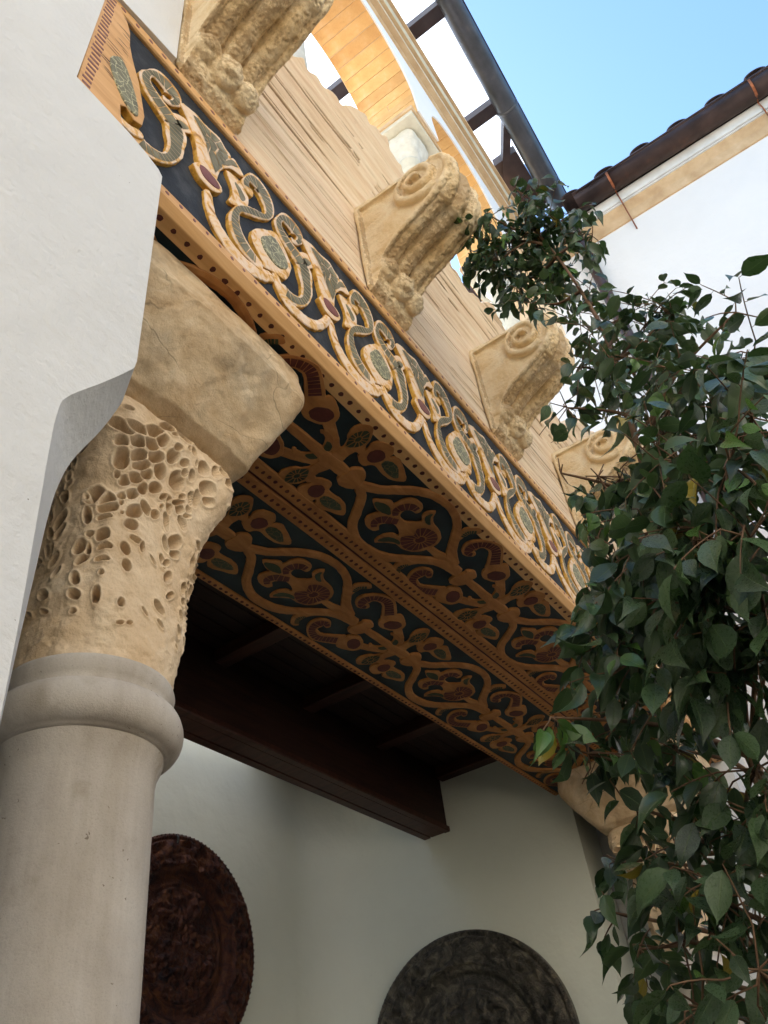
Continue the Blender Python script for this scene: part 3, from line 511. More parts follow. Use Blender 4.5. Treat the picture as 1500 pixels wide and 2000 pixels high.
TR = json.loads('''{"fr":{"stem":[[0.8524,2.3971,0.0432],[0.8682,2.3065,0.0498],[0.9021,2.2506,0.068],[0.9431,2.221,0.0787],[0.9884,2.2066,0.0794],[1.0387,2.2128,0.0699],[1.0911,2.2433,0.0634],[1.1419,2.2918,0.0443]],"stem2":[[1.1569,2.3265,0.0422],[1.178,2.2709,0.0557],[1.2183,2.2332,0.071],[1.2753,2.229,0.0655],[1.3412,2.2536,0.0517],[1.4038,2.3208,0.0418],[1.4506,2.4102,0.0399]],"curl1":[[1.0555,2.6729,0.0524],[1.0221,2.6812,0.0495],[1.0318,2.7463,0.0316],[1.0813,2.7789,0.1169],[1.1207,2.7438,0.1003],[1.1367,2.6814,0.0562],[1.1228,2.623,0.0292],[1.0735,2.5719,0.0443],[1.022,2.5226,0.0445],[0.9818,2.4647,0.0311],[0.9696,2.3833,0.0534],[0.9874,2.3179,0.0828],[1.0218,2.2868,0.0887],[1.0609,2.2775,0.0691],[1.0963,2.2789,0.0544]],"tip1":[[0.9256,2.6412],[0.9799,2.6684],[1.0127,2.6472],[1.0361,2.6054],[1.0174,2.5282],[0.9598,2.4686],[0.9423,2.4728],[0.9588,2.54],[0.9491,2.588]],"tip1f":[[0.9667,2.6216],[0.9942,2.619],[1.0174,2.584],[0.9991,2.5508],[0.9853,2.5801]],"cone":[[1.0443,2.4115],[1.0629,2.4662],[1.1157,2.5326],[1.1658,2.5763],[1.2043,2.542],[1.2368,2.4881],[1.2417,2.4418],[1.2098,2.3466],[1.1757,2.3274],[1.1472,2.3146],[1.0964,2.2844],[1.0968,2.3066],[1.0705,2.3389],[1.0485,2.3716]],"conef":[[1.0855,2.4323],[1.1001,2.4695],[1.1444,2.5231],[1.1783,2.5139],[1.2111,2.4732],[1.2215,2.4341],[1.1974,2.3901],[1.1631,2.3672],[1.1304,2.371],[1.0986,2.3922]],"curl2":[[1.2513,2.6602,0.0321],[1.2784,2.6707,0.0247],[1.3033,2.7233,0.0404],[1.2806,2.7519,0.1191],[1.2405,2.7562,0.0981],[1.1969,2.7247,0.0302],[1.1839,2.6578,0.0521],[1.2127,2.6147,0.0872],[1.2476,2.5925,0.0979],[1.283,2.5767,0.1092],[1.3131,2.5536,0.1013],[1.3184,2.4827,0.0805],[1.3212,2.4169,0.061],[1.2973,2.3336,0.0399],[1.2498,2.2849,0.0572],[1.2062,2.2719,0.0765],[1.179,2.2934,0.0535]],"lobe":[[1.279,2.5962],[1.3269,2.6704],[1.3714,2.6764],[1.3909,2.644],[1.354,2.5982],[1.3266,2.5222],[1.3011,2.5327]],"lobef":[[1.3052,2.5926],[1.3295,2.6328],[1.3629,2.6404],[1.3311,2.5821],[1.3184,2.5541]],"arm":[[1.3239,2.7443,0.058],[1.3473,2.7227,0.0661],[1.372,2.6836,0.0662],[1.3959,2.6376,0.0643],[1.4126,2.5777,0.0574],[1.4259,2.5153,0.0702],[1.4514,2.4682,0.1061]],"palm":[[1.3331,2.7565],[1.3805,2.786],[1.4207,2.7851],[1.4568,2.7947],[1.4936,2.8044],[1.5208,2.7784],[1.549,2.7601],[1.5198,2.6675],[1.4995,2.5699],[1.481,2.4838],[1.4431,2.4937],[1.4275,2.559],[1.4129,2.6398],[1.3852,2.7067]],"palmf":[[1.3621,2.7684],[1.4128,2.7617],[1.4541,2.7681],[1.485,2.7804],[1.512,2.7545],[1.5303,2.7311],[1.5061,2.6514],[1.4888,2.5517],[1.4616,2.5625],[1.4452,2.6228],[1.4278,2.6769],[1.3979,2.723]],"wing":[[1.4722,2.5896],[1.5131,2.6831],[1.5572,2.7697],[1.5856,2.7611],[1.6143,2.7322],[1.5908,2.7051],[1.5539,2.6862],[1.5148,2.6199],[1.4831,2.5248]],"wingf":[[1.501,2.6399],[1.5307,2.7054],[1.5575,2.7495],[1.5811,2.7401],[1.5535,2.709],[1.5184,2.6519]],"bud":[[1.3891,2.4439],[1.4211,2.4951],[1.4769,2.4967],[1.5088,2.4795],[1.5105,2.4467],[1.472,2.4053],[1.4226,2.402]],"budf":[[1.4127,2.465],[1.4312,2.4861],[1.4754,2.4833],[1.5007,2.4591],[1.475,2.4311],[1.4307,2.4279]]},"so":{"top":[[1.9202,1.1799,0.0526],[2.0026,1.134,0.0468],[2.0576,1.0766,0.0481],[2.118,1.0219,0.0467],[2.1808,0.991,0.0444],[2.2626,0.9799,0.0422],[2.3355,0.9906,0.0411],[2.4005,1.0223,0.0424],[2.4617,1.0715,0.0491],[2.5296,1.1278,0.0526],[2.6156,1.1696,0.0616]],"bot":[[1.9389,1.1841,0.0429],[1.9884,1.2058,0.0433],[2.0447,1.2666,0.046],[2.1054,1.3364,0.045],[2.189,1.3776,0.0489],[2.2775,1.3795,0.0539],[2.3552,1.3559,0.0535],[2.4174,1.3094,0.0508],[2.4776,1.2551,0.0512],[2.5323,1.2119,0.0516],[2.6001,1.1862,0.0627],[2.6759,1.1797,0.0591]],"instem":[[2.4136,1.1829,0.0249],[2.4812,1.1798,0.0362],[2.5568,1.1701,0.0534]],"flow":[[2.0317,1.1836],[2.053,1.1598],[2.0846,1.1334],[2.1075,1.1345],[2.1095,1.0925],[2.134,1.0608],[2.173,1.0527],[2.204,1.0631],[2.2163,1.0856],[2.2104,1.1012],[2.1784,1.1094],[2.1671,1.1311],[2.1844,1.1574],[2.2215,1.1626],[2.2576,1.1321],[2.2692,1.1101],[2.2427,1.093],[2.2357,1.0641],[2.2581,1.0348],[2.2788,1.0624],[2.3194,1.083],[2.3667,1.088],[2.4119,1.1061],[2.4346,1.1404],[2.4368,1.1876],[2.4216,1.229],[2.392,1.256],[2.3513,1.27],[2.3144,1.2707],[2.2743,1.2995],[2.2484,1.3276],[2.2324,1.3111],[2.231,1.2744],[2.2512,1.2428],[2.2791,1.2315],[2.2469,1.2096],[2.2064,1.207],[2.1788,1.228],[2.1725,1.2536],[2.1933,1.2682],[2.1816,1.2904],[2.1442,1.2939],[2.1082,1.278],[2.0942,1.2479],[2.1033,1.2197],[2.1065,1.2072],[2.0759,1.2052]],"pod":[[2.2877,1.2221],[2.3168,1.1808],[2.2898,1.1532],[2.3129,1.1184],[2.3607,1.1041],[2.4017,1.1173],[2.4227,1.1532],[2.4164,1.1898],[2.401,1.2362],[2.3631,1.2573],[2.3233,1.2512]],"podc":[[2.3605,1.1766]],"c1":[[2.1705,1.1727,0.025],[2.1428,1.1489,0.0401],[2.147,1.1128,0.0487],[2.1689,1.0886,0.044],[2.2018,1.0835,0.0291]],"c2":[[2.2075,1.178,0.0361],[2.18,1.1989,0.0474],[2.1502,1.218,0.0498],[2.1408,1.2513,0.0413],[2.1689,1.2762,0.0252]],"tipf":[[2.0453,1.186],[2.0756,1.1611],[2.1165,1.1601],[2.1466,1.1809],[2.1147,1.1981],[2.0813,1.1992]],"l1":[[2.2844,1.1026],[2.2564,1.0871],[2.2516,1.0694],[2.2589,1.0522],[2.2718,1.0701],[2.308,1.0955]],"l2":[[2.2489,1.3125],[2.2442,1.2887],[2.2588,1.2632],[2.301,1.2462],[2.326,1.2581],[2.289,1.2738]],"cres":[[2.4641,1.3941],[2.4286,1.3485],[2.444,1.3167],[2.4894,1.2732],[2.4771,1.3072],[2.4767,1.3493],[2.5008,1.3762],[2.4915,1.3914]],"cresf":[[2.4825,1.3745,0.0251],[2.4586,1.3424,0.0279],[2.468,1.3064,0.0178]],"plume":[[2.6099,1.2926,0.0223],[2.5753,1.2759,0.0473],[2.5504,1.3077,0.0705],[2.5707,1.3557,0.0511],[2.6327,1.3775,0.0629],[2.6974,1.3429,0.0683],[2.753,1.3014,0.0816]],"ppod":[[2.7433,1.3172],[2.7291,1.2651],[2.7683,1.235],[2.8225,1.2457],[2.8647,1.2817],[2.859,1.3224],[2.8252,1.3459],[2.7643,1.3632]],"ppodf":[[2.7697,1.3008],[2.7656,1.2658],[2.7955,1.2513],[2.8333,1.2685],[2.8448,1.3082],[2.8109,1.3261]],"knotb":[[2.6896,1.2409],[2.6729,1.199],[2.6853,1.1591],[2.6787,1.1395],[2.7137,1.1182],[2.7498,1.1338],[2.7504,1.1658],[2.7609,1.1985],[2.7352,1.2366]],"stem0":[[2.7375,1.1794,0.0415],[2.8753,1.1791,0.0507],[2.9877,1.1773,0.0601]],"trunk":[[1.5477,1.183,0.0381],[1.6368,1.1817,0.0424],[1.711,1.1815,0.0616],[1.7863,1.1763,0.0664],[1.8598,1.1757,0.0554],[1.9602,1.1765,0.0527]],"knota":[[1.8392,1.1643],[1.8394,1.1365],[1.8665,1.1126],[1.8975,1.1191],[1.9236,1.146],[1.9347,1.1906],[1.9128,1.2153],[1.8817,1.2287],[1.8505,1.2213],[1.8347,1.1971]],"armu":[[1.7484,1.1789,0.0441],[1.7293,1.1209,0.0576],[1.6912,1.0803,0.046],[1.6501,1.0644,0.036],[1.6077,1.0698,0.035]],"ap":[[1.5035,1.0819],[1.4793,1.0512],[1.4921,1.0243],[1.4648,1.0101],[1.4433,0.9784],[1.4828,0.9657],[1.5234,0.9934],[1.568,0.9943],[1.6098,0.9999],[1.6327,1.0284],[1.6291,1.0636],[1.6016,1.0956],[1.5611,1.1055]],"apf":[[1.4912,1.0607],[1.5134,1.0524],[1.5509,1.0445],[1.5481,1.0236],[1.5747,1.0106],[1.6003,1.017],[1.6157,1.0419],[1.6029,1.0661],[1.5818,1.0876],[1.5405,1.0928]],"aleaf":[[1.4878,1.0061],[1.4853,0.9859],[1.5226,1.0002],[1.5268,1.0219],[1.5067,1.0247]],"aplume":[[1.4653,1.0326,0.0432],[1.4288,1.0069,0.0491],[1.3823,0.9948,0.0581],[1.3406,1.0004,0.0573]],"leaf":[[1.7361,1.1065],[1.7189,1.0742],[1.6939,1.0516],[1.68,1.0108],[1.6939,0.9759],[1.7307,0.9646],[1.7705,1.0082],[1.7814,1.0546],[1.7554,1.0976]],"leaff":[[1.734,1.0893],[1.707,1.0557],[1.702,1.0233],[1.7156,0.9916],[1.7335,0.9836],[1.7609,1.0128],[1.7671,1.048],[1.7538,1.0731]],"arm2":[[1.758,1.1546,0.0641],[1.7548,1.1049,0.0494],[1.7635,1.0686,0.0432],[1.7962,1.0575,0.0391]],"tref":[[1.8194,1.0979],[1.7929,1.0746],[1.7959,1.038],[1.7851,1.011],[1.8028,0.9776],[1.8511,0.9614],[1.8802,0.9813],[1.8844,1.0035],[1.9114,0.9794],[1.96,0.9926],[2.0291,1.0271],[1.9959,1.0644],[1.9485,1.0755],[1.9029,1.0713],[1.8752,1.0753],[1.8576,1.1021]],"treff":[[1.8295,1.0661],[1.8143,1.0434],[1.8223,1.0143],[1.8498,1.0028],[1.8738,1.0156],[1.8779,1.038],[1.8644,1.0636],[1.8483,1.0717]],"treff2":[[1.8938,1.0472],[1.8888,1.0221],[1.9173,1.0067],[1.9546,1.0126],[1.9934,1.0388],[1.972,1.056],[1.9337,1.0572]],"hook":[[1.6244,1.1193],[1.6177,1.1082],[1.64,1.0949],[1.6665,1.0961],[1.6963,1.1132],[1.7205,1.1376],[1.713,1.1594],[1.6892,1.1604],[1.665,1.1298],[1.6432,1.1166]],"hookf":[[1.6727,1.1242],[1.698,1.1242],[1.7143,1.1447],[1.7021,1.1587],[1.6854,1.1516]]}}''')
class Relief:
    """carved relief drawn in a plane: (u, v, h) -> world, h = height above the ground of the panel"""
    def __init__(s, f): s.f = f; s.m = MB()
    def poly(s, P, h0, h1, top, side, n=4, inset=.0025, jit=.0012, closed_top=True):
        Q = crom(P, n, True) if n > 1 else [np.array(p, float) for p in P]
        k = len(Q); c = sum(Q)/k
        ar = sum(Q[i][0]*Q[(i+1) % k][1]-Q[(i+1) % k][0]*Q[i][1] for i in range(k)); sg = 1 if ar > 0 else -1
        N = []
        for i in range(k):
            d = Q[(i+1) % k]-Q[i-1]; l = np.hypot(*d)+1e-9; N.append(np.array([-d[1], d[0]])/l*sg)
        J = [random.uniform(-jit, jit) for _ in Q]
        b = [Q[i]+N[i]*J[i] for i in range(k)]; t = [Q[i]+N[i]*(J[i]+inset) for i in range(k)]; mdl = [Q[i]+N[i]*(J[i]+inset*.25) for i in range(k)]
        V = [s.f(p[0], p[1], h0) for p in b]+[s.f(p[0], p[1], h1-inset*.8) for p in mdl]+[s.f(p[0], p[1], h1) for p in t]
        F = [(i, (i+1) % k, k+(i+1) % k, k+i) for i in range(k)]; F2 = [(k+i, k+(i+1) % k, 2*k+(i+1) % k, 2*k+i) for i in range(k)]
        s.m.add(V, F, side); kk = len(s.m.V)-3*k
        s.m.F += [tuple(i+kk for i in f) for f in F2]; s.m.M += [top]*len(F2)
        s.m.F.append(tuple(kk+2*k+i for i in range(k))); s.m.M.append(top)
    def rib(s, P, h0, h1, top, side, n=5, inset=.003, jit=.0012, ridge=0.0, w=1.0):
        Q = crom(P, n); k = len(Q); V = []
        for i, q in enumerate(Q):
            a = Q[max(i-1, 0)]; b = Q[min(i+1, k-1)]; d = (b-a)[:2]; d = d/(np.hypot(*d)+1e-9); nn = np.array([-d[1], d[0]])
            hw = q[2]*w/2; e = 1.0
            if i == 0 or i == k-1: e = .55
            j1 = random.uniform(-jit, jit); j2 = random.uniform(-jit, jit); p = q[:2]; hw *= e
            ro = [(hw+j1, h0), (hw+j1-inset*.3, h1-inset), (hw+j1-inset, h1), (0, h1+ridge), (-(hw+j2-inset), h1), (-(hw+j2-inset*.3), h1-inset), (-(hw+j2), h0)]
            for o_, h in ro: V.append(s.f(p[0]+nn[0]*o_, p[1]+nn[1]*o_, h))
        F = []; MI = []
        for i in range(k-1):
            for c in range(6):
                F.append((i*7+c, (i+1)*7+c, (i+1)*7+c+1, i*7+c+1)); MI.append(side if c in (0, 5) else top)
        kk = len(s.m.V); s.m.V += V; s.m.F += [tuple(i+kk for i in f) for f in F]; s.m.M += MI
        s.m.F += [tuple(kk+i for i in range(7)), tuple(kk+(k-1)*7+i for i in range(6, -1, -1))]; s.m.M += [side, side]
    def cells(s, P, h0, h1, mi, ln=.022, gap=.0022, w=.5, n=8, a=.04, b=.96):
        """row of painted cells along a ribbon, separated by thin lines"""
        Q = crom(P, n); L = [0]
        for i in range(1, len(Q)): L.append(L[-1]+np.hypot(*(Q[i]-Q[i-1])[:2]))
        tot = L[-1]; s0 = tot*a; 
        while s0 < tot*b-gap*2:
            s1 = min(s0+ln*random.uniform(.8, 1.25), tot*b); sec = []
            for t in (s0+gap*.5, (s0+s1)/2, s1-gap*.5):
                i = max(1, min(len(L)-1, int(np.searchsorted(L, t)))); f = (t-L[i-1])/(L[i]-L[i-1]+1e-9); q = Q[i-1]*(1-f)+Q[i]*f
                d = (Q[i]-Q[i-1])[:2]; d = d/(np.hypot(*d)+1e-9); sec.append((q, np.array([-d[1], d[0]])))
            V = []
            for q, nn in sec:
                hw = q[2]*w/2
                for o_ in (hw, -hw): V.append(s.f(q[0]+nn[0]*o_, q[1]+nn[1]*o_, h1))
            kk = len(s.m.V); s.m.V += V; s.m.F += [(kk, kk+2, kk+3, kk+1), (kk+2, kk+4, kk+5, kk+3)]; s.m.M += [mi]*2
            s0 = s1
    def fan(s, P, cen, h1, mi, nseg, line=.0018, rings=(.32,)):
        """polygon cut into radial cells round a centre"""
        Q = crom(P, 5, True); c = np.array(cen, float); A = [(math.atan2(*(q-c)[::-1]), np.hypot(*(q-c))) for q in Q]; A.sort()
        an = np.array([a for a, _ in A]); ra = np.array([r for _, r in A])
        R_ = lambda t: np.interp((t+math.pi) % (2*math.pi)-math.pi, an, ra, period=2*math.pi)
        for i in range(nseg):
            t0 = 2*math.pi*i/nseg; t1 = 2*math.pi*(i+1)/nseg; rs = [rings[0], 1.0]
            for j in range(1):
                V = []
                for r_, t in ((rs[0], t0), (rs[1], t0), (rs[1], (t0+t1)/2), (rs[1], t1), (rs[0], t1)):
                    rad = R_(t)*r_; sh = line/max(rad, .004); tt = t+sh*(1 if t == t0 else (-1 if t == t1 else 0)); rad = rad - (.001 if r_ == 1 else -.001)
                    V.append(s.f(c[0]+math.cos(tt)*rad, c[1]+math.sin(tt)*rad, h1))
                kk = len(s.m.V); s.m.V += V; s.m.F.append(tuple(kk+q for q in range(5))); s.m.M.append(mi)
        V = [s.f(c[0]+math.cos(t)*R_(t)*rings[0]*.8, c[1]+math.sin(t)*R_(t)*rings[0]*.8, h1) for t in np.linspace(0, 2*math.pi, 12, endpoint=False)]
        kk = len(s.m.V); s.m.V += V; s.m.F.append(tuple(kk+q for q in range(12))); s.m.M.append(mi)
    def out(s, name, mats, parent=None):
        me = mesh(name, s.m.V, s.m.F, mats, s.m.M)
        bm = bmesh.new(); bm.from_mesh(me); bmesh.ops.triangulate(bm, faces=[f for f in bm.faces if len(f.verts) > 4], quad_method='BEAUTY', ngon_method='EAR_CLIP')
        bm.to_mesh(me); bm.free()
        return me
# frieze unit: local origin x = 0 at tracing position; the relief rises towards -Y
FM = [M['rim'], M['gold'], M['green'], M['scales'], M['red'], M['cream']]
YG = .929
ff = lambda u, v, h: (u, YG-h, Z(v))
fr = TR['fr']
def frieze_parts():
    res = []
    for k_ in ('stem', 'stem2', 'curl1', 'curl2', 'arm'): fr[k_] = [(a, b, c*(.68 if k_ == 'arm' else .88 if k_[:4] == 'stem' else .97)) for a, b, c in fr[k_]]
    def new(name): r = Relief(ff); res.append((name, r)); return r
    H = .014
    r = new('vine_stem'); r.rib(fr['stem'], 0, H-.003, 0, 1, jit=.002, ridge=.003); r.rib(fr['stem2'], 0, H-.002, 0, 1, jit=.002, ridge=.003)
    r = new('curled_leaf'); r.rib(fr['curl1'], 0, H, 0, 1); r.poly(fr['tip1'], 0, H-.001, 0, 1); r.cells(fr['curl1'], 0, H+.0012, 2, .024, w=.64, gap=.0026); r.poly(fr['tip1f'], H-.002, H+.0005, 2, 2, inset=.0008)
    r = new('pine_cone'); r.poly(fr['cone'], 0, H+.001, 0, 1); r.poly(fr['conef'], H-.002, H+.005, 3, 3, inset=.003)
    r = new('curled_leaf'); r.rib(fr['curl2'], 0, H, 0, 1); r.poly(fr['lobe'], 0, H-.0015, 0, 1); r.cells(fr['curl2'], 0, H+.0012, 2, .024, w=.62, gap=.0026); r.poly(fr['lobef'], H-.002, H, 2, 2, inset=.0008)
    r = new('palmette'); r.poly(fr['palm'], 0, H+.001, 0, 1); r.poly(fr['wing'], 0, H, 0, 1); r.poly(fr['wingf'], H-.002, H+.002, 2, 2, inset=.0008)
    r.rib(fr['arm'], 0, H+.0045, 0, 1, ridge=.002)
    pf = np.array(fr['palmf']); c = pf.mean(0); r.fan([tuple(c+(np.array(q)-c)*1.07) for q in fr['palmf']], c, H+.003, 2, 11, rings=(.42,))
    r = new('bud'); r.poly(fr['bud'], 0, H+.006, 0, 1); r.poly(fr['budf'], H, H+.0085, 4, 4, inset=.0012)
    return [(nm, r.out(nm, FM)) for nm, r in res]
FP = frieze_parts(); PER = .6065
def sub(me, name, dx, dy=0, par=beam, inv=BM):
    o = link(name, me, par); o.matrix_parent_inverse = inv; o.location = (dx, dy, 0); return o
for k in range(-1, 8):
    for nm, me in FP:
        if k == -1 and nm in ('pine_cone',): continue
        if k == -1 and nm == 'curled_leaf' and me is FP[1][1]: continue
        if k == -1 and nm == 'vine_stem': continue
        if k == 7 and nm in ('palmette', 'bud'): continue
        sub(me, nm, PER*k+random.uniform(-.003, .003), 0)
# flat tan end board with worm cracks, its own cone and a row of dashes
r = Relief(ff)
r.poly([(.384,2.19),(.384,2.5),(.385,2.80),(.390,2.90),(.43,2.895),(.47,2.86),(.492,2.80),(.500,2.72),(.515,2.66),(.530,2.62),(.552,2.56),(.572,2.48),(.590,2.40),(.588,2.34),(.560,2.325),(.530,2.35),(.512,2.33),(.52,2.28),(.54,2.20)], 0, .024, 0, 1, n=1)
me = r.out('end_board', [M['tan'], M['gold']]); sub(me, 'end_board', 0)
r = Relief(ff); r.poly([(.452,2.53),(.475,2.575),(.500,2.56),(.535,2.49),(.562,2.41),(.568,2.36),(.545,2.345),(.510,2.37),(.478,2.42),(.455,2.48)], .022, .028, 0, 0, inset=.003)
sub(r.out('pine_cone', [M['scales']]), 'pine_cone', 0)
r = Relief(ff); r.rib([(.595,2.30,.03),(.560,2.27,.035),(.53,2.265,.03),(.50,2.27,.03)], 0, .022, 0, 1); sub(r.out('vine_stem', FM), 'vine_stem', 0)
m = MB()
for i, z in enumerate(np.arange(2.25, 2.90, .0265)):
    m.box((.396+random.uniform(-.003,.003), .9042, Z(z)), (.425+random.uniform(-.004,.004), .906, Z(z+.011)))
o = bpart(m, 'painted_dashes', M['dot']); o['kind'] = 'stuff'
m = MB()
for i in range(22):                       # open cracks along the grain
    x = random.uniform(.41, .50); z = random.uniform(2.40, 2.88); L = random.uniform(.03, .11); dz = random.uniform(-.008, .004)
    if z < 2.62 and x > .45: x -= .04
    if x+L > .50: L = .50-x
    n_ = 5; V = []
    for j in range(n_):
        t = j/(n_-1); wv = .0018*math.sin(math.pi*t)+.0003; zz = z+dz*t+random.uniform(-.001,.001)
        V += [(x+L*t, .9045, Z(zz+wv)), (x+L*t, .9045, Z(zz-wv))]
    m.add(V, [(2*j, 2*j+2, 2*j+3, 2*j+1) for j in range(n_-1)])
o = bpart(m, 'grain_cracks', M['darkwood']); o['kind'] = 'stuff'

# soffit relief, mirrored about the axis of each row
SM = [M['tan_shaded'], M['tan_shaded'], M['green_low'], M['scales_low'], M['red_low'], M['tan_shaded']]
ZS = Z(2.106); s_ = TR['so']; AX = 1.175
fs = lambda u, v, h: (u, v, ZS-h)
def soffit_parts():
    res = []; H = .010
    def new(name): r = Relief(fs); res.append((name, r)); return r
    def mir(P): return [tuple([p[0], 2*AX-p[1]]+list(p[2:])) for p in P]
    r = new('medallion_frame'); r.rib(s_['top'], 0, H, 0, 0, ridge=.002, inset=.004, w=.92); r.rib(s_['bot'], 0, H, 0, 0, ridge=.002, inset=.004, w=.92); r.rib(s_['instem'], 0, H-.002, 0, 0, inset=.003)
    r = new('medallion_flower'); r.poly(s_['flow'], 0, H-.001, 0, 0, n=3, inset=.002); r.fan(s_['pod'], s_['podc'][0], H+.0006, 4, 17, rings=(.34,)); r.cells(s_['c1'], 0, H+.0006, 4, .022, w=.8); r.cells(s_['c2'], 0, H+.0006, 4, .022, w=.8)
    r.poly(s_['tipf'], H-.002, H+.0008, 2, 2, inset=.0005); r.poly(s_['l1'], H-.002, H+.0008, 2, 2, inset=.0005); r.poly(s_['l2'], H-.002, H+.0008, 2, 2, inset=.0005)
    r = new('knot'); r.poly(s_['knotb'], 0, H+.004, 0, 0, inset=.004); r.poly(s_['knota'], 0, H+.004, 0, 0, inset=.004)
    r = new('vine_trunk'); r.rib(s_['stem0'], 0, H, 0, 0, ridge=.001, w=.85, inset=.004); r.rib([(p[0], p[1], p[2]) for p in s_['trunk'][2:]], 0, H+.001, 0, 0, inset=.004, w=.9)
    for f in ((lambda P: P), mir):
        r = new('pomegranate_spray'); r.rib(f(s_['arm2']), 0, H-.001, 0, 0, inset=.003); r.poly(f(s_['tref']), 0, H-.0015, 0, 0, inset=.003)
        r.poly(f(s_['treff']), H-.003, H+.001, 4, 4, inset=.001); r.poly(f(s_['treff2']), H-.003, H+.001, 3, 3, inset=.001)
        r = new('vine_leaf'); r.poly(f(s_['leaf']), 0, H-.002, 0, 0, inset=.002); c = np.array(f(s_['leaff'])).mean(0); r.fan(f(s_['leaff']), c, H+.0006, 2, 12, rings=(.35,)); r.poly(f(s_['hook']), 0, H-.0025, 0, 0, inset=.002); r.poly(f(s_['hookf']), H-.004, H-.001, 2, 2, inset=.0005)
        r = new('plume'); g_ = f if f is not mir else mir
        pl = mir(s_['plume']) if f is not mir else s_['plume']; pp = mir(s_['ppod']) if f is not mir else s_['ppod']; pf = mir(s_['ppodf']) if f is not mir else s_['ppodf']; cr = mir(s_['cres']) if f is not mir else s_['cres']; cf = mir(s_['cresf']) if f is not mir else s_['cresf']
        r.rib(pl, 0, H-.001, 0, 0, inset=.002); r.cells(pl, 0, H+.0007, 4, .017, w=.62, b=.9); r.poly(pp, 0, H-.0005, 0, 0, inset=.003); r.poly(pf, H-.002, H+.0012, 4, 4, inset=.001)
        ap = np.array(pp).mean(0); j = (1.743+1.2465-.02, AX+(.035 if ap[1] > AX else -.035))
        r.rib([(ap[0]+.01, ap[1], .05), ((ap[0]+j[0])/2+.01, (ap[1]*1.2+j[1]*.8)/2, .045), (j[0], j[1], .06)], 0, H-.003, 0, 0, inset=.003)
        r = new('crescent_leaf'); r.poly(cr, 0, H-.002, 0, 0, inset=.002); r.cells(cf, 0, H, 2, .010, w=.8, a=.02, b=.98)
    return [(nm, r.out(nm, SM)) for nm, r in res]
SP = soffit_parts(); SPER = 1.2465
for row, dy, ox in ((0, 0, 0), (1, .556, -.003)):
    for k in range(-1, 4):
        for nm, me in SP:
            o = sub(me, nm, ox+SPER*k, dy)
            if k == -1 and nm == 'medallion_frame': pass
# ------------------------------------------------------------------ weathered timber face above the frieze
def timber_mesh():
    xa, xb = .60, 5.75; NX, NS = 1500, 300
    x = np.linspace(xa, xb, NX)[:, None]; s = np.linspace(0, 1, NS)[None]
    wav = .13*fbm(np.stack([x[:, 0]*1.6, 0*x[:, 0], 0*x[:, 0]], -1), 1, 4, 77) + -.05*np.abs(np.sin(x[:, 0]*5.5+2*np.sin(x[:, 0]*2)))+.012*fbm(np.stack([x[:, 0]*22, 0*x[:, 0], 0*x[:, 0]], -1), 1, 2, 78)
    topz = (4.02 + wav)[:, None]
    L1 = .66; L2 = (topz-3.612)/.907; L = L1+L2; d = s*L
    y = np.where(d < L1, .927, .927-(d-L1)*.42); z = np.where(d < L1, 2.952+d, 3.612+(d-L1)*.907)
    k = np.clip((d-L1+.06)/.12, 0, 1); y = y-.010*np.sin(np.pi*k)
    P = np.stack([x+0*s, y, z], -1)
    st = np.stack([x*1.3+0*s, d*26, 0*d], -1)
    rel = fbm(st, 1, 3, 5)*.0013 + fbm(np.stack([x*5+0*s, d*60, 0*d], -1), 1, 3, 8)*.0016 + fbm(np.stack([x*2+0*s, d*5, 0*d], -1), 1, 2, 9)*.002
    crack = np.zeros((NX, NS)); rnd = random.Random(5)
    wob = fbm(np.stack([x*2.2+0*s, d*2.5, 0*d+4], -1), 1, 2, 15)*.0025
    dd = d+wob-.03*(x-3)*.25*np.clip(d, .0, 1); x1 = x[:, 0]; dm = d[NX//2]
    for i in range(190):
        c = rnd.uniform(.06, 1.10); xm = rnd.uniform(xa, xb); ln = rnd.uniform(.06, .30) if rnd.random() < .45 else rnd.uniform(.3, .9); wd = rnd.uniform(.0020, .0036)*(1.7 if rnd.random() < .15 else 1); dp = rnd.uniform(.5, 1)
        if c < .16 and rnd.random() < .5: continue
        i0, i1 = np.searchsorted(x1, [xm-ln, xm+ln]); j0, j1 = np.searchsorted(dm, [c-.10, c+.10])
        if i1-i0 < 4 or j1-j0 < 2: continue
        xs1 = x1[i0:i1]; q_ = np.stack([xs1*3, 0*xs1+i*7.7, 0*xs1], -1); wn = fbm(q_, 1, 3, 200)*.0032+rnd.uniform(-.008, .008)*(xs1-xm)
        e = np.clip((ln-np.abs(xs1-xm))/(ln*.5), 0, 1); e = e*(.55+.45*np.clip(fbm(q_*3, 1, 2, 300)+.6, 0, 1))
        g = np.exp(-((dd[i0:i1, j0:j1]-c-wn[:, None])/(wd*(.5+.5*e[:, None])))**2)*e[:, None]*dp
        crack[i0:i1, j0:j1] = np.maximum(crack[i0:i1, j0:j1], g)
    off = rel - crack*.018
    nx_ = np.where(d < L1, 0, -.4); P[..., 1] -= off; P[..., 2] += nx_*off
    # close over the top and back
    top = P[:, -1:, :].copy(); top[..., 1] += .02; top[..., 2] += .02; bk = top.copy(); bk[..., 1] = .96
    low = P[:, :1, :].copy(); low[..., 1] = .958
    Q = np.concatenate([low, P, top, bk], 1); Q[..., 2] += GZ
    me = gridmesh('timber_face', Q, M['timber'], flip=False)
    a = me.attributes.new('crack', 'FLOAT', 'POINT'); v = np.concatenate([np.zeros((NX, 1)), crack, np.zeros((NX, 2))], 1).reshape(-1); a.data.foreach_set('value', v.astype(np.float32)); return me
